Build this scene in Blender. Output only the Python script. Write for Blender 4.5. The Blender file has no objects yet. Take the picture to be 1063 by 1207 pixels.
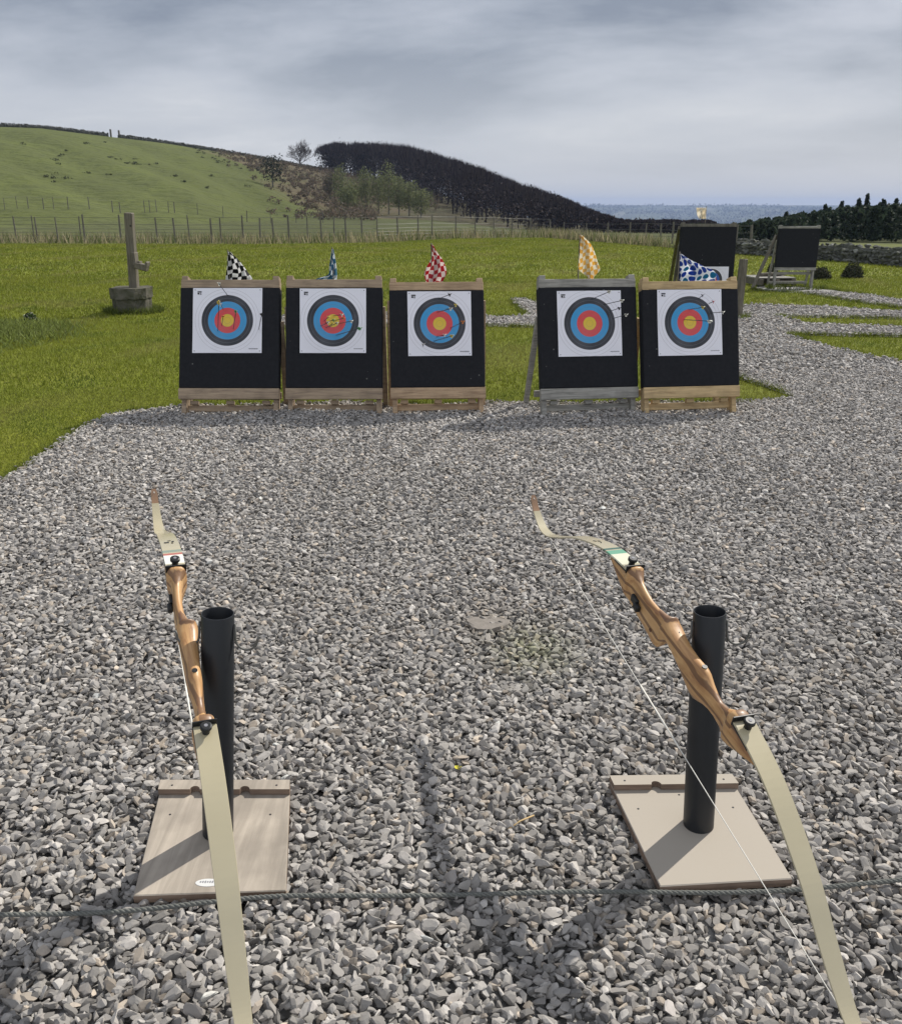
import bpy, math, random
import numpy as np
from mathutils import Vector, Matrix
R = math.radians
rng = np.random.RandomState(7)
random.seed(7)
SC = bpy.context.scene
COL = SC.collection

# ------------------------------------------------------------------ camera
H = 1.45
FPX = 1065.0; CX = 531.5; CY = 603.5
TH = math.atan(362/FPX); CT, ST = math.cos(TH), math.sin(TH)
cam_d = bpy.data.cameras.new('camera'); cam = bpy.data.objects.new('camera', cam_d); COL.objects.link(cam)
cam.location = (0, 0, H); cam.rotation_euler = (math.pi/2-TH, 0, 0)
cam_d.sensor_fit = 'HORIZONTAL'; cam_d.sensor_width = 36; cam_d.lens = 36*FPX/1063
cam_d.clip_start = 0.05; cam_d.clip_end = 20000
SC.camera = cam

# ------------------------------------------------------------------ world, sun, exposure
SUN_EL, SUN_AZ = R(43), R(43)          # azimuth to the right of straight ahead (+Y)
w = bpy.data.worlds.new('World'); SC.world = w; w.use_nodes = True
nt = w.node_tree; nt.nodes.clear()
def N(nt, t, **k):
    n = nt.nodes.new(t)
    for a, b in k.items():
        if a.startswith('i_'):
            n.inputs[a[2:].replace('_', ' ')].default_value = b
        else: setattr(n, a, b)
    return n
def L(nt, a, b): nt.links.new(a, b)
def M_(nt, op, a, b=None, c=None, clamp=False):
    n = nt.nodes.new('ShaderNodeMath'); n.operation = op; n.use_clamp = clamp
    for i, v in enumerate((a, b, c)):
        if v is None: continue
        if isinstance(v, (int, float)): n.inputs[i].default_value = v
        else: nt.links.new(v, n.inputs[i])
    return n.outputs[0]
def ramp(nt, fac, stops, interp='LINEAR'):
    n = nt.nodes.new('ShaderNodeValToRGB'); cr = n.color_ramp; cr.interpolation = interp
    while len(cr.elements) < len(stops): cr.elements.new(0.5)
    for e, (p, c) in zip(cr.elements, stops):
        e.position = p; e.color = (c[0], c[1], c[2], 1)
    nt.links.new(fac, n.inputs[0]); return n.outputs[0]
def mix(nt, f, a, b, mode='MIX'):
    n = nt.nodes.new('ShaderNodeMix'); n.data_type = 'RGBA'; n.blend_type = mode
    for i, v in ((0, f), (6, a), (7, b)):
        if isinstance(v, (int, float)): n.inputs[i].default_value = v
        elif isinstance(v, tuple): n.inputs[i].default_value = (v[0], v[1], v[2], 1)
        else: nt.links.new(v, n.inputs[i])
    return n.outputs[2]
sky = N(nt, 'ShaderNodeTexSky', sky_type='NISHITA', sun_disc=False, sun_elevation=SUN_EL, sun_rotation=SUN_AZ,
        air_density=1.0, dust_density=2.0, ozone_density=1.0)
tc = N(nt, 'ShaderNodeTexCoord')
sep = N(nt, 'ShaderNodeSeparateXYZ'); L(nt, tc.outputs['Generated'], sep.inputs[0])
zc = M_(nt, 'MAXIMUM', sep.outputs[2], 0.0)
den = M_(nt, 'ADD', zc, 0.24)
cmb = N(nt, 'ShaderNodeCombineXYZ')
L(nt, M_(nt, 'DIVIDE', sep.outputs[0], den), cmb.inputs[0]); L(nt, M_(nt, 'DIVIDE', sep.outputs[1], den), cmb.inputs[1])
mp = N(nt, 'ShaderNodeMapping'); L(nt, cmb.outputs[0], mp.inputs[0]); mp.inputs['Location'].default_value = (4.7, 1.9, 0.4); mp.inputs['Rotation'].default_value = (0, 0, R(12)); mp.inputs['Scale'].default_value = (.62, .9, 1)
n1 = N(nt, 'ShaderNodeTexNoise', i_Scale=1.15, i_Detail=10.0, i_Roughness=0.56, i_Distortion=0.15); L(nt, mp.outputs[0], n1.inputs['Vector'])
n2 = N(nt, 'ShaderNodeTexNoise', i_Scale=0.5, i_Detail=3.0, i_Roughness=0.5); L(nt, mp.outputs[0], n2.inputs['Vector'])
cv = M_(nt, 'ADD', M_(nt, 'MULTIPLY', n1.outputs[0], 0.6), M_(nt, 'MULTIPLY', n2.outputs[0], 0.4))
cloud = ramp(nt, cv, [(0.41, (2.3, 2.65, 3.35)), (0.462, (3.8, 4.15, 4.85)), (0.50, (4.9, 5.2, 5.9)), (0.55, (6.0, 6.2, 6.7)), (0.60, (8.4, 8.4, 8.6))])
# the cloud deck thins to an even pale veil near the horizon
veil = M_(nt, 'MULTIPLY', M_(nt, 'SUBTRACT', 0.17, zc), 6.0, clamp=True)
cloud = mix(nt, veil, cloud, (5.4, 5.7, 6.25))
# clouds opposite the sun are lit from the front and are brighter
back = M_(nt, 'MULTIPLY', M_(nt, 'ADD', M_(nt, 'MULTIPLY', sep.outputs[1], -1.0), -0.05), 1.5, clamp=True)
cloud = mix(nt, back, cloud, (8.6, 8.9, 9.6))
skyc = mix(nt, 0.9, sky.outputs[0], cloud)
bg = N(nt, 'ShaderNodeBackground', i_Strength=0.1); L(nt, skyc, bg.inputs[0])
wo = N(nt, 'ShaderNodeOutputWorld'); L(nt, bg.outputs[0], wo.inputs[0])

sd = bpy.data.lights.new('sun', 'SUN'); sun = bpy.data.objects.new('sun', sd); COL.objects.link(sun)
sd.energy = 4.8; sd.angle = R(0.6); sd.color = (1.0, 0.95, 0.87)
sdir = Vector((math.sin(SUN_AZ)*math.cos(SUN_EL), math.cos(SUN_AZ)*math.cos(SUN_EL), math.sin(SUN_EL)))
sun.rotation_euler = sdir.to_track_quat('Z', 'Y').to_euler(); sun.location = (5, 5, 20)
SC.view_settings.view_transform = 'Standard'; SC.view_settings.look = 'None'
SC.view_settings.exposure = 0.1; SC.view_settings.gamma = 1.0; SC.view_settings.use_curve_mapping = False

# ------------------------------------------------------------------ pixel helpers (photo 1063x1207)
def ray(px, py):
    x = (px-CX)/FPX; u = -(py-CY)/FPX
    return np.array([x, CT+u*ST, u*CT-ST])
def gp(px, py, z=0.0):
    d = ray(px, py); t = (z-H)/d[2]; return np.array([d[0]*t, d[1]*t, z])
def aty(px, py, y):
    d = ray(px, py); t = y/d[1]; return np.array([d[0]*t, y, H+d[2]*t])

# ------------------------------------------------------------------ object helpers
def tag(o, label=None, cat=None, group=None, kind=None):
    if label: o['label'] = label
    if cat: o['category'] = cat
    if group: o['group'] = group
    if kind: o['kind'] = kind
    return o
def empty(name, loc, rz=0, label=None, cat=None, group=None):
    o = bpy.data.objects.new(name, None); COL.objects.link(o); o.location = loc; o.rotation_euler = (0, 0, rz)
    o.empty_display_size = 0.1
    return tag(o, label, cat, group)
def mk(name, V, F, mat, parent=None, col=None, smooth=False):
    V = np.asarray(V, dtype=np.float32)
    me = bpy.data.meshes.new(name)
    if isinstance(F, np.ndarray):
        k = F.shape[1]; nf = len(F)
        me.vertices.add(len(V)); me.vertices.foreach_set('co', V.ravel())
        me.loops.add(nf*k); me.loops.foreach_set('vertex_index', F.astype(np.int32).ravel())
        me.polygons.add(nf); me.polygons.foreach_set('loop_start', np.arange(0, nf*k, k, dtype=np.int32))
        me.polygons.foreach_set('loop_total', np.full(nf, k, dtype=np.int32))
        me.update(calc_edges=True)
    else:
        me.from_pydata([tuple(map(float, v)) for v in V], [], [tuple(f) for f in F]); me.update()
    if smooth: me.polygons.foreach_set('use_smooth', np.ones(len(me.polygons), dtype=bool))
    else: me.polygons.foreach_set('use_smooth', np.zeros(len(me.polygons), dtype=bool))
    if col is not None:
        a = me.color_attributes.new('col', 'FLOAT_COLOR', 'POINT')
        c = np.ones((len(V), 4), dtype=np.float32); c[:, :3] = col; a.data.foreach_set('color', c.ravel())
    if mat: me.materials.append(mat)
    o = bpy.data.objects.new(name, me); COL.objects.link(o)
    if parent: o.parent = parent
    return o
class MB:
    def __init__(s): s.V = []; s.F = []; s.C = []
    def add(s, V, F, M=None, c=None):
        b = len(s.V)
        for v in V:
            v = Vector(v)
            s.V.append(tuple(M @ v) if M is not None else tuple(v)); s.C.append(c or (1, 1, 1))
        s.F += [tuple(i+b for i in f) for f in F]; return s
    def box(s, c, d, M=None, bev=0.003, jit=0.0):
        x, y, z = d[0]/2, d[1]/2, d[2]/2; b = min(bev, x*.4, y*.4, z*.4)
        V = []; idx = {}
        for sx in (-1, 1):
            for sy in (-1, 1):
                for sz in (-1, 1):
                    for ax in range(3):
                        p = [sx*x, sy*y, sz*z]
                        for q in range(3):
                            if q != ax: p[q] -= (sx, sy, sz)[q]*b
                        idx[(sx, sy, sz, ax)] = len(V)
                        V.append((c[0]+p[0]+random.uniform(-jit, jit), c[1]+p[1]+random.uniform(-jit, jit), c[2]+p[2]+random.uniform(-jit, jit)))
        F = []
        for ax in range(3):
            a1, a2 = [q for q in range(3) if q != ax]
            for sg in (-1, 1):
                f = []
                for (p, q) in ((-1, -1), (1, -1), (1, 1), (-1, 1)):
                    k = [0, 0, 0]; k[ax] = sg; k[a1] = p; k[a2] = q; f.append(idx[(k[0], k[1], k[2], ax)])
                F.append(f)
        for ax in range(3):   # edge bevels
            a1, a2 = [q for q in range(3) if q != ax]
            for p in (-1, 1):
                for q in (-1, 1):
                    k0 = [0, 0, 0]; k0[ax] = -1; k0[a1] = p; k0[a2] = q; k1 = list(k0); k1[ax] = 1
                    F.append([idx[(*k0, a1)], idx[(*k1, a1)], idx[(*k1, a2)], idx[(*k0, a2)]])
        for sx in (-1, 1):
            for sy in (-1, 1):
                for sz in (-1, 1): F.append([idx[(sx, sy, sz, a)] for a in range(3)])
        return s.add(V, F, M)
    def tube(s, pts, r, n=8, cap=True, M=None):
        pts = [Vector(p) for p in pts]; rs = r if hasattr(r, '__len__') else [r]*len(pts)
        V = []; F = []; up = None
        for i, p in enumerate(pts):
            t = (pts[min(i+1, len(pts)-1)]-pts[max(i-1, 0)]).normalized()
            if up is None:
                up = Vector((0, 0, 1)) if abs(t.z) < .9 else Vector((1, 0, 0))
            a = t.cross(up).normalized(); b = a.cross(t).normalized(); up = b
            for k in range(n):
                an = 2*math.pi*k/n; V.append(p+(a*math.cos(an)+b*math.sin(an))*rs[i])
        for i in range(len(pts)-1):
            for k in range(n):
                F.append((i*n+k, i*n+(k+1) % n, (i+1)*n+(k+1) % n, (i+1)*n+k))
        if cap: F.append(tuple(range(n))[::-1]); F.append(tuple((len(pts)-1)*n+k for k in range(n)))
        return s.add(V, F, M)
    def build(s, name, mat, parent=None, smooth=False):
        return mk(name, np.array(s.V), s.F, mat, parent, smooth=smooth)

# ------------------------------------------------------------------ materials
def mat(name, col, rough=0.8, spec=0.3, metal=0.0, noise=None, bump=None, attr=False, stretch=None, coat=0.0):
    """noise=(scale, amount, second colour)  bump=(scale, strength, distance)"""
    m = bpy.data.materials.new(name); m.use_nodes = True; nt = m.node_tree
    p = nt.nodes['Principled BSDF']; p.inputs['Roughness'].default_value = rough
    p.inputs['Specular IOR Level'].default_value = spec; p.inputs['Metallic'].default_value = metal
    p.inputs['Coat Weight'].default_value = coat
    tc = N(nt, 'ShaderNodeTexCoord'); v = tc.outputs['Object']
    if stretch:
        mp = N(nt, 'ShaderNodeMapping'); mp.inputs['Scale'].default_value = stretch; L(nt, v, mp.inputs[0]); v = mp.outputs[0]
    if attr:
        a = N(nt, 'ShaderNodeAttribute', attribute_name='col'); base = a.outputs['Color']
    else:
        rg = N(nt, 'ShaderNodeRGB'); rg.outputs[0].default_value = (*col, 1); base = rg.outputs[0]
    if noise:
        nn = N(nt, 'ShaderNodeTexNoise', i_Scale=noise[0], i_Detail=6.0, i_Roughness=0.6); L(nt, v, nn.inputs['Vector'])
        f = M_(nt, 'MULTIPLY', M_(nt, 'MULTIPLY_ADD', nn.outputs[0], 3.0, -1.0, clamp=True), noise[1])
        base = mix(nt, f, base, noise[2])
    L(nt, base, p.inputs['Base Color'])
    if bump:
        bn = N(nt, 'ShaderNodeTexNoise', i_Scale=bump[0], i_Detail=5.0); L(nt, v, bn.inputs['Vector'])
        b = N(nt, 'ShaderNodeBump', i_Strength=bump[1], i_Distance=bump[2]); L(nt, bn.outputs[0], b.inputs['Height']); L(nt, b.outputs[0], p.inputs['Normal'])
    return m
def woodmat(name, c1, c2, axis=0, scale=30, knots=True, rough=0.75):
    m = bpy.data.materials.new(name); m.use_nodes = True; nt = m.node_tree; p = nt.nodes['Principled BSDF']
    p.inputs['Roughness'].default_value = rough; p.inputs['Specular IOR Level'].default_value = .25
    tc = N(nt, 'ShaderNodeTexCoord'); mp = N(nt, 'ShaderNodeMapping'); s = [1, 1, 1]; s[axis] = .07
    mp.inputs['Scale'].default_value = s; L(nt, tc.outputs['Object'], mp.inputs[0])
    n = N(nt, 'ShaderNodeTexNoise', i_Scale=scale*2.2, i_Detail=6.0, i_Roughness=.65, i_Distortion=.8); L(nt, mp.outputs[0], n.inputs['Vector'])
    c = ramp(nt, n.outputs[0], [(.32, c2), (.5, c1), (.68, tuple(min(1, q*1.25) for q in c1))])
    n2 = N(nt, 'ShaderNodeTexNoise', i_Scale=9.0, i_Detail=4.0); L(nt, tc.outputs['Object'], n2.inputs['Vector'])
    c = mix(nt, M_(nt, 'MULTIPLY_ADD', n2.outputs[0], 2.0, -.85, clamp=True), c, tuple(q*.55 for q in c1))
    if knots:
        vo = N(nt, 'ShaderNodeTexVoronoi', i_Scale=5.0); L(nt, tc.outputs['Object'], vo.inputs['Vector'])
        k = M_(nt, 'LESS_THAN', vo.outputs['Distance'], 0.07); c = mix(nt, k, c, tuple(q*.25 for q in c1))
    L(nt, c, p.inputs['Base Color'])
    b = N(nt, 'ShaderNodeBump', i_Strength=.35, i_Distance=.002); L(nt, n.outputs[0], b.inputs['Height']); L(nt, b.outputs[0], p.inputs['Normal'])
    return m

m_stone = mat('gravel_stone', (.3, .3, .3), .88, .25, attr=True, noise=(60, .35, (.20, .19, .18)), bump=(140, .35, .002))
m_gravel = bpy.data.materials.new('gravel_bed'); m_gravel.use_nodes = True
nt = m_gravel.node_tree; p = nt.nodes['Principled BSDF']; p.inputs['Roughness'].default_value = .95
tc = N(nt, 'ShaderNodeTexCoord'); vo = N(nt, 'ShaderNodeTexVoronoi', i_Scale=38.0); L(nt, tc.outputs['Object'], vo.inputs['Vector'])
sp = N(nt, 'ShaderNodeSeparateColor'); L(nt, vo.outputs['Color'], sp.inputs[0])
c = ramp(nt, sp.outputs[0], [(0, (.10, .095, .09)), (.4, (.24, .235, .225)), (1, (.42, .41, .39))])
L(nt, c, p.inputs['Base Color'])
b = N(nt, 'ShaderNodeBump', i_Strength=1.0, i_Distance=.02); b.invert = True; L(nt, vo.outputs['Distance'], b.inputs['Height']); L(nt, b.outputs[0], p.inputs['Normal'])

def grassmat(name, c1, c2, c3, attr=False):
    m = bpy.data.materials.new(name); m.use_nodes = True; nt = m.node_tree; p = nt.nodes['Principled BSDF']
    p.inputs['Roughness'].default_value = .9; p.inputs['Specular IOR Level'].default_value = .15
    g = N(nt, 'ShaderNodeNewGeometry')
    n = N(nt, 'ShaderNodeTexNoise', i_Scale=.45, i_Detail=6.0, i_Roughness=.65); L(nt, g.outputs['Position'], n.inputs['Vector'])
    c = ramp(nt, n.outputs[0], [(.35, c1), (.5, c2), (.66, c3)])
    n2 = N(nt, 'ShaderNodeTexNoise', i_Scale=22.0, i_Detail=5.0, i_Roughness=.7); L(nt, g.outputs['Position'], n2.inputs['Vector'])
    c = mix(nt, M_(nt, 'MULTIPLY_ADD', n2.outputs[0], 2.2, -.75, clamp=True), c, tuple(q*.5 for q in c1))
    L(nt, c, p.inputs['Base Color'])
    b = N(nt, 'ShaderNodeBump', i_Strength=.8, i_Distance=.03); L(nt, n2.outputs[0], b.inputs['Height']); L(nt, b.outputs[0], p.inputs['Normal'])
    return m
m_lawn = grassmat('lawn_turf', (.145, .175, .016), (.185, .215, .020), (.235, .250, .032))
m_blade = bpy.data.materials.new('grass_blades'); m_blade.use_nodes = True
nt = m_blade.node_tree; p = nt.nodes['Principled BSDF']; a = N(nt, 'ShaderNodeAttribute', attribute_name='col')
L(nt, a.outputs['Color'], p.inputs['Base Color']); p.inputs['Roughness'].default_value = .75; p.inputs['Specular IOR Level'].default_value = .2
tr = N(nt, 'ShaderNodeBsdfTranslucent'); L(nt, a.outputs['Color'], tr.inputs[0])
mx = N(nt, 'ShaderNodeMixShader', i_Fac=.35); L(nt, p.outputs[0], mx.inputs[1]); L(nt, tr.outputs[0], mx.inputs[2])
L(nt, mx.outputs[0], nt.nodes['Material Output'].inputs[0])
m_twig = mat('foliage', (.1, .1, .1), .95, .1, attr=True)
m_terr = mat('terrain_cover', (.1, .1, .1), .95, .1, attr=True, noise=(.22, .55, (.075, .085, .035)), bump=(.6, .9, .7))
m_foam = mat('black_foam', (.016, .017, .020), .92, .15, noise=(40, .3, (.035, .036, .04)), bump=(120, .25, .002))
nt = m_foam.node_tree; vo = N(nt, 'ShaderNodeTexVoronoi', i_Scale=16.0); tcx = N(nt, 'ShaderNodeTexCoord'); L(nt, tcx.outputs['Object'], vo.inputs['Vector'])
spx = N(nt, 'ShaderNodeSeparateColor'); L(nt, vo.outputs['Color'], spx.inputs[0]); pb = nt.nodes['Principled BSDF']; src = pb.inputs['Base Color'].links[0].from_socket
hole = M_(nt, 'MULTIPLY', M_(nt, 'LESS_THAN', vo.outputs['Distance'], .085), M_(nt, 'GREATER_THAN', spx.outputs[0], .72)); L(nt, mix(nt, hole, src, (.13, .13, .125)), pb.inputs['Base Color'])
m_rubber = mat('black_plastic', (.012, .013, .014), .45, .4)
m_pipe = mat('pipe_plastic', (.014, .016, .019), .42, .35, noise=(14, .35, (.026, .028, .031)), bump=(40, .08, .002), stretch=(1, 1, .3))
m_cordw = mat('string_fibre', (.75, .73, .66), .7)
m_rope = mat('rope_fibre', (.13, .135, .125), .95, .1, noise=(300, .5, (.22, .22, .20)), bump=(600, .4, .001))
m_wa = woodmat('pine_boards', (.42, .30, .19), (.27, .18, .11), 0)
m_wb = woodmat('pine_boards_worn', (.34, .26, .18), (.20, .15, .11), 0)
m_wc = woodmat('grey_boards', (.30, .29, .26), (.16, .155, .14), 0)
m_wd = woodmat('yellow_pine_boards', (.50, .37, .20), (.33, .23, .12), 0)
m_old = woodmat('old_timber', (.15, .135, .105), (.07, .06, .045), 2, 14)
m_post = woodmat('fence_timber', (.15, .14, .115), (.085, .08, .065), 2, 14, False)
m_ply = woodmat('weathered_ply', (.36, .315, .26), (.29, .255, .21), 1, 12, False, .85)
m_ply2 = mat('pale_board', (.385, .345, .29), .85, .2, noise=(90, .35, (.38, .34, .28)), bump=(60, .1, .001))
m_plye = woodmat('board_edges', (.22, .16, .12), (.12, .09, .07), 0, 30, False, .9)
m_white = mat('white_ink', (.75, .75, .74), .6)
m_ink = mat('black_ink', (.02, .02, .022), .6)
m_inkg = mat('grey_ink', (.22, .22, .24), .6)
m_metal = mat('dull_metal', (.5, .5, .48), .4, .5, .9)
m_tag = mat('tag_metal', (.62, .62, .60), .45, .5)
m_wire = mat('wire', (.13, .13, .12), .6, .4, .4)
m_stonew = mat('field_stone', (.16, .16, .14), .95, .1, attr=True, noise=(6, .5, (.07, .075, .05)))
m_base = mat('mossy_stone', (.13, .12, .10), .95, .1, noise=(9, .8, (.05, .055, .03)), bump=(30, .8, .015))

# ------------------------------------------------------------------ terrain
def px_of(a):
    a = max(-R(66), min(R(66), a)); return CX+FPX/CT*math.tan(a)
def az_of(px): return math.atan((px-CX)*CT/FPX)
RIDGE_X = [-1800, -300, 0, 60, 130, 180, 240, 290, 340, 380, 420, 480, 540, 600, 650, 700, 760, 3000]
RIDGE_Y = [175, 150, 149, 151, 160, 166, 175, 183, 193, 200, 207, 218, 234, 251, 261, 266, 270, 272]
RIDGE_D = [150, 170, 190, 193, 197, 200, 204, 208, 212, 216, 218, 214, 200, 185, 165, 150, 140, 130]
def sst(a, b, x):
    t = min(1, max(0, (x-a)/(b-a))); return t*t*(3-2*t)
def elev(px, py):
    d = ray(px, py); return d[2]/math.hypot(d[0], d[1])
def hfun(a, d):
    px = px_of(a); ry = float(np.interp(px, RIDGE_X, RIDGE_Y)); dr = float(np.interp(px, RIDGE_X, RIDGE_D))
    zr = H+elev(min(max(px, -600), 1600), ry)*dr
    g = sst(430, 680, px)
    dip = -g*0.020*max(0, min(d, 110)-38)
    if d < 40: z = dip
    elif d < dr:
        d0 = float(np.interp(px, [230, 420, 700], [62, 104, 100]))
        t = (d-d0)/(dr-d0)
        t = max(0, t)
        s = t**1.9*(1-.0*t)
        s = 0.55*t*t*(3-2*t)+0.45*(t**1.35) if t > 0 else 0
        z = dip*(1-s)+zr*s
        z += .9*math.sin(a*31+1)*math.sin(d*.07+a*9)*t*(1-t)*2*(1-g) + .35*math.sin(a*95+d*.21)*t*(1-t)*2*(1-g)
    else:
        z0 = zr
        t = min(1, (d-dr)/(900-dr)); z = z0+(-62-z0)*(1-(1-t)**1.6)
        if d > 900: z = -62+5*math.sin(d*.004+a*7)*math.sin(a*23)
        if d > 2300: z = -62+ (62+.8)*sst(2300, 4600, d)+7*math.sin(a*40+d*.002)*sst(2300, 3000, d)*(1-sst(3600, 4500, d))
    if d < 42: z = min(z, 0) if g > 0 else 0
    return z
azs = np.unique(np.concatenate([np.linspace(-math.pi, -R(62), 16), np.linspace(-R(62), -R(31), 24), np.linspace(-R(31), R(31), 330), np.linspace(R(31), R(62), 24), np.linspace(R(62), math.pi, 16)]))
azs = azs[:-1]
ds = np.concatenate([np.linspace(0, 36, 5), np.linspace(40, 70, 10), np.geomspace(74, 260, 70), np.geomspace(275, 900, 16), np.geomspace(1000, 4700, 60)])
V = []; C = []
rr = np.random.RandomState(3)
fieldn = {}
for i, a in enumerate(azs):
    px = px_of(a); dr = float(np.interp(px, RIDGE_X, RIDGE_D))
    for d in ds:
        behind = abs(a) > R(66)
        z = hfun(a, d) if not behind else (hfun(math.copysign(R(66), a), d) if abs(a) < R(75) else -0.02*max(0, d-40) if d < 900 else -18)
        V.append((d*math.sin(a), d*math.cos(a), z))
        nz = .5+.5*math.sin(a*57+d*.11)*math.sin(a*23-d*.05+2)
        if d < 45: c = np.array((.12, .135, .035))
        elif d < 300:
            gcol = np.array((.098, .115, .032))*(.92+.16*nz)
            bcol = np.array((.125, .095, .062))*(.85+.3*nz)
            d0 = float(np.interp(px, [230, 420, 700], [62, 104, 100]))
            t = (d-d0)/(dr-d0)
            edge = 250-70*(1-t)**1.0*0 + 150*(1-t) + 18*math.sin(d*.13)+10*math.sin(d*.37+a*50)
            m = sst(edge-28, edge+28, px)
            c = gcol*(1-m)+bcol*m
            if t < .06: c = np.array((.088, .098, .038))*(.9+.2*nz)
            elif px > 480: c = c*.6+np.array((.02, .02, .015))
            dk = sst(.0, .35, 1-t) * sst(150, 420, px)
            c = c*(1-.25*dk)
        else:
            k = (int(a*70+math.sin(d*.003)*1.3), int(math.log(d)*26+math.sin(a*31)*1.2))
            if k not in fieldn: fieldn[k] = rr.rand(2)
            f = fieldn[k]
            c = np.array((.075, .09, .05)) if f[0] < .45 else np.array((.04, .05, .036)) if f[0] < .94 else np.array((.15, .15, .11))
            c = c*(.7+.6*f[1])
        C.append(c)
nd = len(ds); na = len(azs); F = []
ii, jj = np.meshgrid(np.arange(na), np.arange(nd-1), indexing='ij'); i2 = (ii+1) % na
F = np.stack([ii*nd+jj, ii*nd+jj+1, i2*nd+jj+1, i2*nd+jj], -1).reshape(-1, 4)
terr = mk('terrain', np.array(V), F, m_terr, col=np.array(C), smooth=True)
terr.location.z = -0.004
tag(terr, kind='structure')

def tess(poly, z):
    from mathutils.geometry import tessellate_polygon
    v = [Vector((p[0], p[1], 0)) for p in poly]; t = tessellate_polygon([v])
    return [(p[0], p[1], z) for p in poly], [tuple(x) if (v[x[1]]-v[x[0]]).cross(v[x[2]]-v[x[0]]).z > 0 else tuple(x)[::-1] for x in t]
lawn_px = [(-700, 292), (-300, 288), (0, 287), (300, 288), (440, 286), (540, 281), (640, 280), (690, 284), (800, 293), (870, 299), (960, 307), (1063, 312), (1300, 320), (1800, 330)]
lawn = [gp(*q)[:2] for q in lawn_px]
lawn_poly = [(-25, -4)] + [tuple(q) for q in lawn] + [(25, -4)]
V, F = tess(lawn_poly, 0.0); tag(mk('lawn', V, F, m_lawn), kind='structure')

# gravel: photo outline, carried round the frame's sides
gr_px = [(-60, 612), (0, 575), (30, 553), (60, 533), (88, 514), (110, 502), (130, 493), (150, 488), (190, 484), (230, 481), (420, 479), (640, 478), (800, 477), (880, 475.5), (915, 473.5), (931, 471),
         (925, 465), (905, 458), (880, 450), (858, 443), (850, 410), (856, 380), (862, 365), (875, 361), (930, 362), (1000, 365), (1063, 368), (1200, 372), (1200, 380), (1063, 376.6),
         (1000, 375.5), (950, 374.5), (915, 373.5), (928, 378), (948, 382), (1000, 384.5), (1063, 386), (1200, 389), (1200, 401), (1063, 397.6), (975, 396.2), (930, 395),
         (950, 402), (975, 410), (1000, 415), (1022, 420.5), (1063, 430), (1120, 446)]
def wob(q, i): return q
g0 = [tuple(gp(*q)[:2]) for q in gr_px]
def refine(P, n=5, amp=.02):
    out = []; r = np.random.RandomState(5)
    for i in range(len(P)-1):
        a, b = np.array(P[i]), np.array(P[i+1]); l = np.linalg.norm(b-a)
        k = max(1, int(l/.12))
        for t in range(k):
            q = a+(b-a)*t/k; out.append(tuple(q+(r.rand(2)-.5)*2*amp*min(1, l)))
    out.append(tuple(P[-1])); return out
gravel_poly = refine(g0) + [(6.5, 4.5), (7.5, -3), (-7.5, -3), (-4.5, 2.0)]
pathA = [tuple(gp(*q)[:2]) for q in [(888, 338), (905, 335.5), (927, 336.5), (984, 342), (1063, 355), (1200, 378), (1200, 390), (1063, 364), (994, 354), (940, 345), (905, 343.5), (888, 342)]]
pathL = [tuple(gp(*q)[:2]) for q in [(318, 377), (340, 375), (455, 372), (570, 373.5), (622, 374), (602, 354), (618, 352), (650, 366), (700, 380), (700, 388), (640, 386.5), (575, 385), (455, 385), (330, 386.5)]]
PATHS = []
for nm, P in (('gravel', gravel_poly), ('gravel_path', refine(pathA+[pathA[0]])[:-1]), ('gravel_path', refine(pathL+[pathL[0]])[:-1])):
    V, F = tess(P, 0.004); tag(mk(nm, V, F, m_gravel), kind='structure'); PATHS.append(np.array(P))
PLATES = [np.array([gp(*q, .05)[:2] for q in c]) for c in ([(186, 922), (346, 922), (341, 1054), (153, 1060)], [(714, 917), (866, 915), (938, 1040), (775, 1049)])]
def inside(P, x, y):
    r = np.zeros(len(x), bool); n = len(P)
    for i in range(n):
        x1, y1 = P[i]; x2, y2 = P[(i+1) % n]
        if y1 == y2: continue
        m = ((y1 > y) != (y2 > y)) & (x < (x2-x1)*(y-y1)/(y2-y1)+x1); r ^= m
    return r
def on_gravel(x, y):
    m = np.zeros(len(x), bool)
    for P in PATHS: m |= inside(P, x, y)
    return m

# ------------------------------------------------------------------ loose stones (one gravel cover)
def ico(level):
    t = (1+5**.5)/2
    v = np.array([(-1, t, 0), (1, t, 0), (-1, -t, 0), (1, -t, 0), (0, -1, t), (0, 1, t), (0, -1, -t), (0, 1, -t), (t, 0, -1), (t, 0, 1), (-t, 0, -1), (-t, 0, 1)], float)
    f = [(0, 11, 5), (0, 5, 1), (0, 1, 7), (0, 7, 10), (0, 10, 11), (1, 5, 9), (5, 11, 4), (11, 10, 2), (10, 7, 6), (7, 1, 8), (3, 9, 4), (3, 4, 2), (3, 2, 6), (3, 6, 8), (3, 8, 9), (4, 9, 5), (2, 4, 11), (6, 2, 10), (8, 6, 7), (9, 8, 1)]
    v = list(map(tuple, v/np.linalg.norm(v[0])))
    for _ in range(level):
        c = {}; nf = []
        def mid(a, b):
            k = (min(a, b), max(a, b))
            if k not in c:
                m = np.array(v[a])+np.array(v[b]); v.append(tuple(m/np.linalg.norm(m))); c[k] = len(v)-1
            return c[k]
        for a, b, d in f:
            x, y, z = mid(a, b), mid(b, d), mid(d, a); nf += [(a, x, z), (b, y, x), (d, z, y), (x, y, z)]
        f = nf
    return np.array(v), np.array(f)
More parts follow.
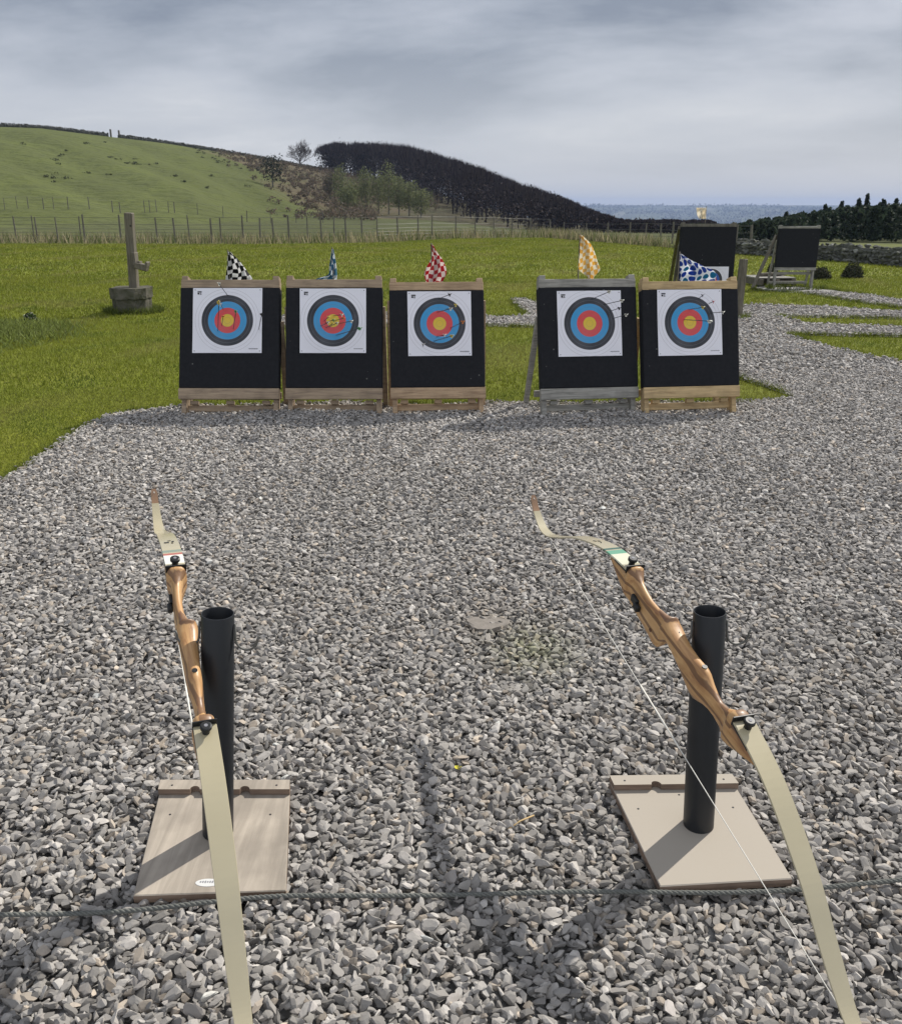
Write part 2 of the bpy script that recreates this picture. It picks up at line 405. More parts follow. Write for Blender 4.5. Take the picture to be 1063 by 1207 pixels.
def stone_templates(level, n, seed):
    r = np.random.RandomState(seed); v0, f = ico(level); T = []
    for _ in range(n):
        v = v0.copy(); v += r.randn(*v.shape)*.06
        for _ in range(9):
            nrm = r.randn(3); nrm /= np.linalg.norm(nrm); dd = r.uniform(.32, .72)
            e = v@nrm-dd; v = v-np.outer(np.clip(e, 0, None), nrm)
        v *= np.array([1.3, r.uniform(.7, 1.0), r.uniform(.45, .8)]); T.append(v*1.12)
    return np.array(T), f
def rotm(n, r, tilt):
    a = r.rand(n)*2*np.pi; b = r.randn(n)*tilt; c = r.randn(n)*tilt
    ca, sa, cb, sb, cc, sc = np.cos(a), np.sin(a), np.cos(b), np.sin(b), np.cos(c), np.sin(c); z = np.zeros(n); o = np.ones(n)
    A = np.stack([ca, -sa, z, sa, ca, z, z, z, o], -1).reshape(n, 3, 3)
    B = np.stack([o, z, z, z, cb, -sb, z, sb, cb], -1).reshape(n, 3, 3)
    Cc = np.stack([cc, z, sc, z, o, z, -sc, z, cc], -1).reshape(n, 3, 3)
    return B@Cc@A
def heave(x, y):
    return .017+.007*np.sin(x*3.1+y*1.7)+.006*np.sin(x*-5.3+y*4.1+1)+.005*np.sin(x*9.7+2)*np.sin(y*7.9)
def stone_cols(n, r):
    v = np.clip(r.lognormal(0, .30, n), .42, 1.75)[:, None]
    c = np.array([.305, .288, .266])*v
    k = r.rand(n); c[k < .09] *= (1.10, 1.0, .88); c[(k > .14) & (k < .22)] *= (1.0, .98, .98); c[k > .95] *= 1.25; c[(k > .86) & (k < .93)] *= .5
    return np.clip(c, .03, .62)
def stones(P, y0, y1, cell, level, smin, smax, seed, extra=.35, xr=None):
    r = np.random.RandomState(seed)
    hw = .5*(.947*y1+.47)+.45
    xs = np.arange(-hw, hw, cell); ys = np.arange(y0, y1, cell); X, Y = np.meshgrid(xs, ys); x = X.ravel(); y = Y.ravel()
    z = np.zeros(len(x))
    m = r.rand(len(x)) < extra; x = np.r_[x, x[m]]; y = np.r_[y, y[m]]; z = np.r_[z, np.full(m.sum(), cell*.42)]
    x = x+(r.rand(len(x))-.5)*cell*1.1; y = y+(r.rand(len(x))-.5)*cell*1.1
    k = (np.abs(x) < .5*(.947*y+.47)+.45) & (y > y0) & (y < y1); x, y, z = x[k], y[k], z[k]
    # ragged outer border of the stones
    k = np.zeros(len(x), bool)
    for Q in P: k |= inside(Q, x+(r.rand(len(x))-.5)*.05, y+(r.rand(len(x))-.5)*.05)
    x, y, z = x[k], y[k], z[k]; n = len(x)
    T, f = stone_templates(level, 28, seed+50)
    s = (smin+(smax-smin)*r.beta(1.6, 2.6, n))*.5
    under = np.zeros(n, bool)
    for Q in PLATES: under |= inside(Q, x, y)
    k = ~(under & (z+.006+heave(x, y)+s*1.15 > .046)); x, y, z, s = x[k], y[k], z[k], s[k]; n = len(x)
    ti = r.randint(0, len(T), n); Rm = rotm(n, r, .35)
    Vv = np.einsum('nij,nvj->nvi', Rm, T[ti])*s[:, None, None]
    ctr = np.stack([x, y, z+.006+heave(x, y)+s*.25], -1)
    Vv += ctr[:, None, :]; nv = T.shape[1]
    Ff = (f[None]+(np.arange(n)*nv)[:, None, None]).reshape(-1, 3)
    sc_ = stone_cols(n, r)*(1+.20*np.clip((y[:, None]-2.6)/3, 0, 1)*np.array([.97, 1.0, 1.05]))      # brighter light on far stones painted in; mossy and soiled spots in the yard
    for (px, py, rad, tint, am) in ((628, 772, .13, (.24, .25, .11), .55), (575, 736, .16, (.25, .215, .17), .5), (770, 1010, .2, (.25, .22, .18), .3), (330, 700, .3, (.24, .22, .19), .3), (450, 590, .6, (.24, .225, .2), .25), (950, 800, .4, (.25, .23, .2), .3)):
        g_ = gp(px, py); m_ = np.exp(-((x-g_[0])**2+((y-g_[1])*.8)**2)/rad**2)[:, None]*am*(r.rand(n, 1)*.8+.4); m_ = np.clip(m_, 0, 1); sc_ = sc_*(1-m_)+np.array(tint)*m_
    Cc = np.repeat(sc_, nv, 0)
    return Vv.reshape(-1, 3), Ff, Cc
VV, FF, CC = [], [], []; base = 0
for a in ((PATHS[:1], .85, 2.3, .0170, 1, .0145, .038, 11, .45), (PATHS[:1], 2.3, 4.2, .0172, 1, .0145, .036, 12, .30), (PATHS[:1], 4.2, 8.2, .0205, 0, .018, .040, 13, .3), (PATHS, 8.2, 16.0, .036, 0, .03, .055, 14, .2)):
    v, f, c_ = stones(*a); VV.append(v); FF.append(f+base); CC.append(c_); base += len(v)
loose = mk('loose_gravel', np.concatenate(VV), np.concatenate(FF), m_stone, col=np.concatenate(CC)); tag(loose, kind='stuff', label='grey crushed stone chippings covering the shooting area', cat='gravel')
del VV, FF, CC

# ------------------------------------------------------------------ grass blades
def blades(x, y, hgt, wid, lean, cols, r, z0=None):
    n = len(x); a = r.rand(n)*2*np.pi; dx, dy = np.cos(a), np.sin(a); h = hgt*(.5+r.rand(n)); lx = r.randn(n)*lean*h; ly = r.randn(n)*lean*h
    w_ = wid*(.6+.8*r.rand(n)); z = np.zeros(n) if z0 is None else z0
    V = np.stack([np.stack([x-dx*w_, y-dy*w_, z], -1), np.stack([x+dx*w_, y+dy*w_, z], -1), np.stack([x+lx, y+ly, z+h], -1)], 1).reshape(-1, 3)
    F = np.arange(3*n).reshape(-1, 3); return V, F, np.repeat(cols, 3, 0)
LP = np.array(lawn_poly)
r = np.random.RandomState(21); A = []
for (y0, y1, dens, hh, ww) in ((3.6, 7.5, 7500, .018, .0022), (7.5, 12, 3000, .026, .0035), (12, 20, 1000, .032, .007), (20, 44, 250, .04, .014)):
    hw1 = .5*(.947*y1+.47)+.6; n = int(dens*2*hw1*(y1-y0)); x = (r.rand(n)*2-1)*hw1; y = y0+(y1-y0)*r.rand(n)
    k = (np.abs(x) < .5*(.947*y+.47)+.6) & inside(LP, x, y); x, y = x[k], y[k]
    k = ~on_gravel(x, y); x, y = x[k], y[k]; n = len(x)
    tone = (.5+.5*np.sin(x*1.3+y*.4)*np.sin(y*.9-x*.3))[:, None]
    c_ = (np.array([.150, .180, .022])*(1-tone)+np.array([.215, .235, .034])*tone)*(.65+.7*r.rand(n, 1))
    dry = np.clip(np.sin(x*.83+np.sin(y*.61)*1.7+2)*np.sin(y*.47+x*.21)*np.sin(x*2.3-y*1.1+np.sin(x*3.7))*2.2-.35, 0, 1)[:, None]*.6
    c_ = c_*(1-dry)+np.array([.27, .25, .085])*(.6+.6*r.rand(n, 1))*dry
    cl = np.clip(np.sin(x*3.1+1.3*np.sin(y*2.2))*np.sin(y*2.7+np.sin(x*4.1))*2-1.0, 0, 1)[:, None]*.5; c_ = c_*(1-cl)+np.array([.07, .12, .02])*cl
    m = r.rand(n) < .06; c_[m] = np.array([.24, .23, .09])
    A.append(blades(x, y, hh, ww, .35, c_, r))
for Q in PATHS:
    Pn = np.concatenate([Q, Q[:1]]); seg = np.linalg.norm(np.diff(Pn, axis=0), axis=1)
    for i in range(len(Q)):
        if seg[i] > .6 or Pn[i][1] < 2.5: continue
        n = int(seg[i]*900*(.25+1.5*r.rand()**2)); t = r.rand(n); x = Pn[i][0]+(Pn[i+1][0]-Pn[i][0])*t+r.randn(n)*.022; y = Pn[i][1]+(Pn[i+1][1]-Pn[i][1])*t+r.randn(n)*.022
        c_ = np.array([.15, .18, .03])*(.5+.8*r.rand(n, 1)); A.append(blades(x, y, .042, .0028, .55, c_, r, np.full(n, .01)))
for (px, py, rx_, ry_, n) in ((157.5, 368, .36, .33, 1500), (868.5, 377, .14, .12, 300), (938, 340, .5, .3, 500)):
    g_ = gp(px, py); an = r.rand(n)*6.283; q_ = .85+.3*r.rand(n); x = g_[0]+np.cos(an)*rx_*q_; y = g_[1]+np.sin(an)*ry_*q_
    c_ = np.array([.12, .15, .03])*(.5+.8*r.rand(n, 1)); A.append(blades(x, y, .085, .006, .45, c_, r))
bb = 0; VV, FF, CC = [], [], []
for v, f, c_ in A: VV.append(v); FF.append(f+bb); CC.append(c_); bb += len(v)
tag(mk('grass', np.concatenate(VV), np.concatenate(FF), m_blade, col=np.concatenate(CC)), 'short mown yellow green grass of the range lawn', 'grass', kind='stuff')

def stripline(pts, width, dens, hgt, wid, colA, colB, seed, clump=.0, lean=.25):
    r = np.random.RandomState(seed); VV, FF, CC = [], [], []; b = 0
    for (p, q) in zip(pts[:-1], pts[1:]):
        p, q = np.array(p), np.array(q); l = np.linalg.norm(q-p); n = int(l*width*dens); t = r.rand(n); o = r.rand(n)*width
        x = p[0]+(q[0]-p[0])*t; y = p[1]+(q[1]-p[1])*t+o
        g = .5+.5*np.sin(x*2.1+np.sin(y*3))*np.sin(x*.73+1); k = r.rand(n) < (1-clump)+clump*g; x, y, g = x[k], y[k], g[k]; n = len(x)
        m = r.rand(n, 1) < .3+.5*g[:, None]; c_ = np.where(m, np.array(colA), np.array(colB))*(.6+.7*r.rand(n, 1))
        v, f, c_ = blades(x, y, hgt, wid, lean, c_, r); VV.append(v); FF.append(f+b); CC.append(c_); b += len(v)
    return np.concatenate(VV), np.concatenate(FF), np.concatenate(CC)
edge = [gp(*q)[:2] for q in lawn_px[1:]]
v, f, c_ = stripline([e for e in edge[:8]], 4.0, 55, .34, .022, (.32, .28, .17), (.13, .15, .055), 31, .5)
tag(mk('long_grass', v, f, m_blade, col=c_), 'pale dry long grass along the foot of the far wire fence', 'grass', kind='stuff')
v, f, c_ = stripline([e for e in edge[7:]], 2.2, 80, .15, .02, (.17, .18, .08), (.06, .085, .03), 32, .7)
tag(mk('rough_grass', v, f, m_blade, col=c_), 'rough grey green grass in front of the dry stone wall', 'grass', kind='stuff')

# rough weedy mound at the left edge of the lawn
r = np.random.RandomState(33); n = 6000
ce = gp(-30, 398); ex = 1.25; ey = 1.7
x = ce[0]+r.randn(n)*ex*.45; y = ce[1]+r.randn(n)*ey*.45
k = ((x-ce[0])/ex)**2+((y-ce[1])/ey)**2 < 1; x, y = x[k], y[k]
zz = .08*np.clip(1-((x-ce[0])/ex)**2-((y-ce[1])/ey)**2, 0, 1)
c_ = np.array([.165, .20, .05])*(.5+.9*r.rand(len(x), 1))
v, f, c_ = blades(x, y, .065, .010, .7, c_, r, zz-.02)
tag(mk('weeds', v, f, m_blade, col=c_), 'low weedy mound of coarse green leaves at the left edge of the lawn', 'weeds', kind='stuff')

# ------------------------------------------------------------------ archery bows
P_FIT = [-0.5217, 1.6158, 0.9045, 0.2995, 0.0963, 0.3688, 0.4573, 1.6238, 0.9054, 0.2694, 0.0528, 0.2834]
KS = 1.10
SH = [(.222, .0345), (.2446, .0339), (.35, .005), (.4749, -.0571), (.57, -.123), (.6433, -.1698), (.69, -.185), (.7291, -.1805), (.77, -.164), (.80, -.1422)]
def crom(P, n):
    P = [np.array(p, float) for p in P]; P = [2*P[0]-P[1]]+P+[2*P[-1]-P[-2]]; o = []
    for i in range(1, len(P)-2):
        for t in np.linspace(0, 1, n, endpoint=False):
            a, b, c, d = P[i-1:i+3]; o.append(.5*((2*b)+(c-a)*t+(2*a-5*b+4*c-d)*t*t+(3*b-a-3*c+d)*t**3))
    o.append(P[-2]); return np.array(o)
def limb_mat(name, bands):
    m = bpy.data.materials.new(name); m.use_nodes = True; nt = m.node_tree; p = nt.nodes['Principled BSDF']
    p.inputs['Roughness'].default_value = .32; p.inputs['Specular IOR Level'].default_value = .45; p.inputs['Coat Weight'].default_value = .8; p.inputs['Coat Roughness'].default_value = .22
    tc = N(nt, 'ShaderNodeTexCoord'); s = N(nt, 'ShaderNodeSeparateXYZ'); L(nt, tc.outputs['Object'], s.inputs[0])
    y = M_(nt, 'DIVIDE', s.outputs[1], KS)
    n = N(nt, 'ShaderNodeTexNoise', i_Scale=12.0, i_Detail=4.0); L(nt, tc.outputs['Object'], n.inputs['Vector'])
    c = mix(nt, n.outputs[0], (.48, .425, .28), (.41, .36, .23))
    for a, b, cc in bands:
        k = M_(nt, 'MULTIPLY', M_(nt, 'GREATER_THAN', y, a), M_(nt, 'LESS_THAN', y, b)); c = mix(nt, k, c, cc)
    L(nt, c, p.inputs['Base Color']); return m
BROWN = (.27, .15, .075)
m_limbA = limb_mat('cream_limb_red_band', [(.288, .298, (.42, .12, .08)), (.303, .316, (.22, .27, .20)), (.245, .288, (.80, .79, .70)), (.765, .9, BROWN), (-.9, -.765, BROWN)])
m_limbB = limb_mat('cream_limb_green_band', [(.300, .322, (.13, .36, .22)), (.327, .338, (.03, .10, .06)), (.245, .300, (.70, .69, .52)), (.76, .9, BROWN), (-.9, -.76, BROWN)])
def riser_mat():
    m = bpy.data.materials.new('laminated_riser_wood'); m.use_nodes = True; nt = m.node_tree; p = nt.nodes['Principled BSDF']
    p.inputs['Roughness'].default_value = .5; p.inputs['Coat Weight'].default_value = .15; p.inputs['Coat Roughness'].default_value = .25
    tc = N(nt, 'ShaderNodeTexCoord'); mp = N(nt, 'ShaderNodeMapping'); mp.inputs['Scale'].default_value = (1, .10, .55); L(nt, tc.outputs['Object'], mp.inputs[0])
    n = N(nt, 'ShaderNodeTexNoise', i_Scale=55.0, i_Detail=5.0, i_Roughness=.6, i_Distortion=1.2); L(nt, mp.outputs[0], n.inputs['Vector'])
    c = ramp(nt, n.outputs[0], [(.30, (.27, .12, .05)), (.45, (.47, .26, .105)), (.6, (.58, .35, .155)), (.75, (.66, .44, .22))])
    mp2 = N(nt, 'ShaderNodeMapping'); mp2.inputs['Rotation'].default_value = (R(9), 0, 0); mp2.inputs['Scale'].default_value = (1, .16, 1); L(nt, tc.outputs['Object'], mp2.inputs[0])
    wv = N(nt, 'ShaderNodeTexWave', i_Scale=11.0, i_Distortion=5.0, i_Detail=3.0); wv.inputs['Detail Scale'].default_value = 2.0; wv.bands_direction = 'Z'; L(nt, mp2.outputs[0], wv.inputs['Vector'])
    k = ramp(nt, wv.outputs['Fac'], [(.72, (0, 0, 0)), (.84, (1, 1, 1))])
    c = mix(nt, M_(nt, 'MULTIPLY', k, .8), c, (.13, .06, .03))
    L(nt, c, p.inputs['Base Color']); return m
m_riser = riser_mat()
# s, x offset, half width, back u, belly u      (+s = upper end, u = towards the back)
RIS = [(.300, 0, .019, .016, .006), (.27, 0, .0205, .0215, -.008), (.245, 0, .021, .0245, -.019), (.2235, 0, .021, .0270, -.029), (.2225, 0, .021, .0440, -.0295), (.216, 0, .0215, .0450, -.033),
       (.208, 0, .0175, .0395, -.035), (.198, -.001, .0130, .035, -.038), (.180, -.0035, .0108, .031, -.041), (.150, -.0058, .0098, .029, -.042), (.125, -.007, .0098, .028, -.042), (.095, -.007, .0105, .031, -.046), (.077, -.005, .0118, .035, -.052),
       (.064, -.004, .0130, .0375, -.049), (.058, -.002, .0150, .0395, -.040), (.0555, .002, .0215, .0400, -.030), (.048, .002, .0215, .034, -.015), (.035, .002, .0208, .030, -.005), (.010, .001, .0192, .026, -.009), (-.020, 0, .0172, .0265, -.020), (-.050, 0, .0155, .029, -.034), (-.070, 0, .0146, .033, -.044),
       (-.088, 0, .0142, .0355, -.046), (-.100, 0, .0135, .033, -.041), (-.118, 0, .0118, .023, -.032), (-.138, 0, .0102, .0155, -.026), (-.158, 0, .0094, .0125, -.025), (-.180, 0, .0100, .019, -.028), (-.196, 0, .0130, .031, -.032),
       (-.206, 0, .0205, .043, -.034), (-.2130, 0, .0215, .0450, -.033), (-.2225, 0, .0215, .0440, -.0295), (-.2235, 0, .021, .0270, -.029), (-.245, 0, .021, .0245, -.019), (-.27, 0, .0205, .0215, -.008), (-.300, 0, .019, .016, .006)]
def make_bow(q, limb, label, marks):
    M3 = Matrix(np.eye(3).tolist())
    rv = Vector(q[3:6]); M3 = Matrix.Rotation(rv.length, 3, rv.normalized())
    loc = Vector((q[0]*KS, q[1]*KS, H+(q[2]-1.75)*KS))
    root = empty('recurve_bow', loc, 0, label, 'bow', 'bows hung on the quiver stands'); root.rotation_euler = M3.to_euler()
    # riser
    n = 20; V = []; F = []
    tab = []
    for a, b in zip(RIS[:-1], RIS[1:]):
        st = 1 if abs(a[0]-b[0]) < .006 else 3
        for t in range(st): tab.append([a[i]+(b[i]-a[i])*(t/st if st == 1 else (t/st)) for i in range(5)])
    tab.append(list(RIS[-1]))
    tab = np.array(tab)
    for s_, xo, hw, ub, ul in tab:
        mu = (ub+ul)/2; hu = (ub-ul)/2
        e = .62 if abs(s_) > .19 else .78
        for k in range(n):
            an = 2*math.pi*k/n; cx_, sx_ = math.cos(an), math.sin(an)
            V.append(((xo+hw*math.copysign(abs(cx_)**e, cx_))*KS, s_*KS, (mu+hu*math.copysign(abs(sx_)**e, sx_))*KS))
    m = len(tab)
    for i in range(m-1):
        for k in range(n): F.append((i*n+k, i*n+(k+1) % n, (i+1)*n+(k+1) % n, (i+1)*n+k))
    F.append(tuple(range(n))[::-1]); F.append(tuple((m-1)*n+k for k in range(n)))
    ri = mk('riser', V, F, m_riser, root, smooth=True)
    # limbs
    cur = crom(SH, 8)
    for sg in (1, -1):
        V = []; F = []; mcount = len(cur)
        for i, (s_, u_) in enumerate(cur):
            t = cur[min(i+1, mcount-1)]-cur[max(i-1, 0)]; t /= np.linalg.norm(t); nu = np.array([-t[1], t[0]])
            wd = np.interp(s_, [.222, .226, .30, .45, .60, .70, .76, .775, .79, .80], [.019, .0205, .0208, .0200, .0165, .0120, .0095, .0085, .0090, .0050])
            th = np.interp(s_, [.222, .30, .6, .74, .77, .80], [.0045, .0042, .0030, .0030, .0055, .0040])
            b = np.array([s_, u_])+nu*0; c0 = b-nu*th
            for (xx, pt) in ((-wd, c0), (-wd, b-nu*.0006), (-wd*.97, b), (wd*.97, b), (wd, b-nu*.0006), (wd, c0)):
                V.append((xx*KS, sg*pt[0]*KS, pt[1]*KS))
        for i in range(mcount-1):
            for k in range(6):
                f = (i*6+k, i*6+(k+1) % 6, (i+1)*6+(k+1) % 6, (i+1)*6+k); F.append(f if sg > 0 else f[::-1])
        F.append((0, 1, 2, 3, 4, 5)); F.append(tuple((mcount-1)*6+k for k in range(6)))
        lb = mk('limb', V, F, limb, root)
        # black liner under the butt and the limb bolt with its knob
        mb = MB(); mb.box((0, 0, 0), (.0425*KS, .058*KS, .0045*KS), Matrix.Translation((0, sg*.251*KS, .0262*KS)) @ Matrix.Rotation(-sg*.17, 4, 'X'), .001)
        mb.box((0, sg*.2235*KS, .0365*KS), (.0435*KS, .003*KS, .019*KS), None, .0008)
        mb.build('limb_pad', m_rubber, root)
        mb = MB(); z0 = .034*KS
        mb.tube([(0, sg*.241*KS, z0), (0, sg*.241*KS, z0+.012)], .0075, 16); mb.tube([(0, sg*.241*KS, z0+.011), (0, sg*.241*KS, z0+.013), (0, sg*.241*KS, z0+.019), (0, sg*.241*KS, z0+.0205)], [.0085, .0115, .0115, .009], 20)
        kb = mb.build('limb_bolt', m_rubber, root); MB().tube([(0, sg*.241*KS, z0+.0204), (0, sg*.241*KS, z0+.0212)], .0038, 12).build('bolt_cap', m_inkg, kb)
        if sg > 0:
            for (s_, xo, ln, wdt) in marks:
                i = int(np.argmin(abs(cur[:, 0]-s_))); t = cur[i+1]-cur[i-1]; t /= np.linalg.norm(t)
                an = math.atan2(t[1], t[0]); u_ = np.interp(s_, cur[:, 0], cur[:, 1])
                Mx = Matrix.Translation((xo*KS, s_*KS, u_*KS+.0006)) @ Matrix.Rotation(an, 4, 'X') @ Matrix.Rotation(random.uniform(-.4, .4), 4, 'Z')
                MB().box((0, 0, 0), (wdt, ln, .0006), Mx, .0001).build('printed_mark', m_ink, lb)
    # string
    path = []
    def pt(s_, u_, x=0): return (x, s_*KS, u_*KS)
    lo = [q_ for q_ in cur if q_[0] > .70][::-1]
    low = [pt(-a, b-.006) for a, b in lo]; upp = [pt(a, b-.006) for a, b in lo][::-1]
    c1 = (.655, -.1825)
    mid = [pt(-c1[0]+2*c1[0]*t, c1[1]-.004) for t in np.linspace(0, 1, 9)]
    MB().tube([pt(-.786, -.148)]+low+mid+upp+[pt(.786, -.148)], .00115, 6).build('bow_string', m_cordw, root, True)
    MB().tube([pt(-.09, -.1865), pt(.09, -.1865)], .0021, 8).build('serving', m_cordw, root, True)
    # arrow rest pad, plunger, bushing, plugs
    mb = MB(); mb.box((-.0175*KS, .168*KS, -.006), (.008, .030, .020), None, .003); mb.box((-.0215*KS, .150*KS, -.010), (.012, .022, .016), None, .004); mb.build('sight_block', m_rubber, root)
    MB().tube([(-.0165*KS, .088*KS, -.020*KS), (-.0180*KS, .088*KS, -.020*KS)], .0045, 14).build('screw_plug', mat('dark_plug', (.10, .04, .02), .4), root)
    mb = MB(); mb.tube([(0, -.086*KS, .034*KS), (0, -.086*KS, .0362*KS)], .0058, 16); mb.build('bushing', m_rubber, root)
    return root
rx = [(.37, -.006, .010, .012), (.375, .008, .012, .006), (.385, .001, .006, .008), (.362, .006, .005, .005)]
bowL = make_bow(P_FIT[:6], m_limbA, 'wooden recurve bow with a thin red limb band, hung on the left black pipe', rx)
rx = [(.41, -.004, .012, .005), (.405, .004, .010, .006), (.39, .001, .014, .003)]
bowR = make_bow(P_FIT[6:], m_limbB, 'wooden recurve bow with a green limb band, in front of the right black pipe', rx)

# ------------------------------------------------------------------ ground quivers: base board, pipe, hooks
def make_quiver(corners, basepx, toppx, mat_top, label, notches, tagpl):
    Pz = .030; th = .020
    cs = [gp(px, py, Pz+th) for px, py in corners]       # BL(back-left) BR FR FL
    c0 = gp(*basepx, Pz+th)
    root = empty('quiver_stand', (c0[0], c0[1], Pz), 0, label, 'arrow stand', 'quiver stands on the gravel')
    O = Vector((c0[0], c0[1], Pz))
    loc = [Vector(c)-O for c in cs]
    def slab(P, z0, z1, b=.003):
        n = len(P); cen = sum((Vector((p[0], p[1], 0)) for p in P), Vector())/n
        ins = [Vector((p[0], p[1], 0))+(cen-Vector((p[0], p[1], 0))).normalized()*b for p in P]
        V = [(p[0], p[1], z0) for p in P]+[(p[0], p[1], z1-b*.7) for p in P]+[(p.x, p.y, z1) for p in ins]
        F = [tuple(range(n))]+[(i, (i+1) % n, n+(i+1) % n, n+i) for i in range(n)]+[(n+i, n+(i+1) % n, 2*n+(i+1) % n, 2*n+i) for i in range(n)]+[tuple(2*n+i for i in range(n))[::-1]]
        return V, F
    bp = [(p.x, p.y) for p in loc]
    V, F = slab(bp, 0, th); o = mk('base_board', V, F, mat_top, root)
    o.data.materials.append(m_plye)
    for i, pl in enumerate(o.data.polygons):
        if 1 <= i <= 4: pl.material_index = 1
    # notched rail along the back edge
    A, B = loc[0], loc[1]; ax = (B-A); ln = ax.length; ax = ax/ln; inn = (loc[3]-loc[0]).normalized(); dp = .040
    out = [A, B]; P = [(A.x, A.y), (B.x, B.y)]; f_ = []
    e1 = B+inn*dp; e0 = A+inn*dp
    P.append((e1.x, e1.y))
    for t in sorted(notches, reverse=True):
        c = e0+ax*(ln*t); rr_ = .0125
        for k in range(9):
            an = math.pi*k/8; q_ = c+ax*(rr_*math.cos(an))-inn*(rr_*math.sin(an)*1.1); P.append((q_.x, q_.y))
    P.append((e0.x, e0.y))
    n = len(P); z0, z1 = th+.0005, th+.017
    V = [(p[0], p[1], z0) for p in P]+[(p[0], p[1], z1) for p in P]
    from mathutils.geometry import tessellate_polygon
    tt = tessellate_polygon([[Vector((p[0], p[1], 0)) for p in P]])
    F = [tuple(n+i for i in t) for t in tt]+[(i, (i+1) % n, n+(i+1) % n, n+i) for i in range(n)]
    rl = mk('notched_rail', V, F, mat_top, root); rl.data.materials.append(m_plye)
    for i, pl in enumerate(rl.data.polygons):
        if i >= len(tt): pl.material_index = 1
    for (u, v) in ((.12, .30), (.86, .30), (.5, .16), (.1, .06), (.9, .06)):
        q_ = loc[0]+(loc[1]-loc[0])*u+(loc[3]-loc[0])*v; zt = th if v > .12 else th+.017
        MB().tube([(q_.x, q_.y, zt-.001), (q_.x, q_.y, zt+.0006)], .0028, 10).build('screw', m_ink, root)
    if tagpl:
        q_ = Vector(gp(tagpl[0], tagpl[1], Pz+th))-O; mb = MB(); V = []
        for k in range(20): an = 2*math.pi*k/20; V.append((q_.x+.027*math.cos(an), q_.y+.012*math.sin(an), th+.0008))
        V2 = [(a, b, th-.0005) for a, b, c in V]
        pl = mk('metal_tag', V+V2, [tuple(range(20))]+[(i, 20+i, 20+(i+1) % 20, (i+1) % 20) for i in range(20)], m_tag, root)
        mb = MB()
        for k in range(7): mb.box((q_.x-.016+k*.0052, q_.y+.002, th+.001), (.0032, .0045+.001*(k % 3), .0005), None, .0001)
        mb.build('stamped_print', m_inkg, pl)
    # pipe, leaning a little
    y = c0[1]; top = None
    tz = toppx[2]; T = Vector(gp(toppx[0], toppx[1], tz))-O; Bp = Vector((0, 0, th))
    T.y = T.y*.35
    d = ray(toppx[0], toppx[1]); t_ = (T.y+O.y)/d[1]; T.x = d[0]*t_-O.x; T.z = H+d[2]*t_-O.z
    dirv = (T-Bp).normalized(); hgt = (T-Bp).length; q3 = Vector((0, 0, 1)).rotation_difference(dirv).to_matrix().to_4x4(); Mx = Matrix.Translation(Bp) @ q3
    ro, ri_ = .0355, .0325; n = 48; prof = [(ro, 0), (ro, hgt-.0015), (ro-.001, hgt), (ri_+.0008, hgt), (ri_, hgt-.0015), (ri_, .01)]
    V = []; F = []
    for rad, z in prof:
        for k in range(n): an = 2*math.pi*k/n; V.append(Mx @ Vector((rad*math.cos(an), rad*math.sin(an), z)))
    for i in range(len(prof)-1):
        for k in range(n): F.append((i*n+k, i*n+(k+1) % n, (i+1)*n+(k+1) % n, (i+1)*n+k))
    F.append(tuple((len(prof)-1)*n+k for k in range(n)))
    pipe = mk('pipe', V, F, m_pipe, root, smooth=True)
    md = pipe.modifiers.new('edge', 'EDGE_SPLIT'); md.split_angle = R(50)
    # bow hooks bolted to the pipe on both sides
    for sg in (-1, 1):
        pts = []; hr = .024 if (sg > 0 or tagpl) else .012
        for k in range(15):
            an = math.pi*(k/14)*1.0
            pts.append(Mx @ Vector((sg*(ro+.004+hr-hr*math.cos(an)), -.004, hgt-.055-hr*1.08*math.sin(an))))
        pts = [Mx @ Vector((sg*(ro+.003), -.002, hgt-.022))]+pts+[Mx @ Vector((sg*(ro+.008+2*hr), -.004, hgt-.046))]
        MB().tube(pts, .0026, 8).build('bow_hook', m_wire, root, True)
    return root, O, T
qL = make_quiver([(190, 926), (342, 926), (337, 1050), (157, 1056)], (257, 981), (256.5, 723, .60), m_ply, 'left quiver stand, black pipe on a plywood base with an oval metal tag', (.28, .66), (245, 1041))
qR = make_quiver([(718, 921), (862, 919), (934, 1036), (778, 1045)], (823, 972), (836.5, 720.5, .60), m_ply2, 'right quiver stand, black pipe on a pale board base turned at an angle', (.34, .78), None)

# rope across the shooting line
rp = [gp(px, py+2, .045)[:3] for px, py in [(-160, 1086), (-60, 1081), (0, 1077), (80, 1073.5), (160, 1069), (240, 1063), (330, 1058), (430, 1057), (560, 1053), (660, 1050), (778, 1048.5), (860, 1047), (935, 1044), (1000, 1040.5), (1063, 1036.5), (1200, 1026)]]
rc = crom([tuple(q) for q in rp], 40); mb = MB()
acc = np.r_[0, np.cumsum(np.linalg.norm(np.diff(rc, axis=0), axis=1))]; ss = np.arange(0, acc[-1], .004); rc2 = np.stack([np.interp(ss, acc, rc[:, i]) for i in range(3)], -1)
rc2[:, 2] = .045+(heave(rc2[:, 0], rc2[:, 1])-.017)*.5+.003*np.sin(ss*9)
for k in range(3):
    pts = []
    for i, s_ in enumerate(ss):
        an = 2*math.pi*(s_/.034+k/3); pts.append(rc2[i]+np.array([0, math.cos(an)*.0031, math.sin(an)*.0031])*.88)
    mb.tube(pts, .0029, 6)
tag(mb.build('rope', m_rope, None, True), 'dark grey twisted rope lying across the gravel as the shooting line', 'rope')

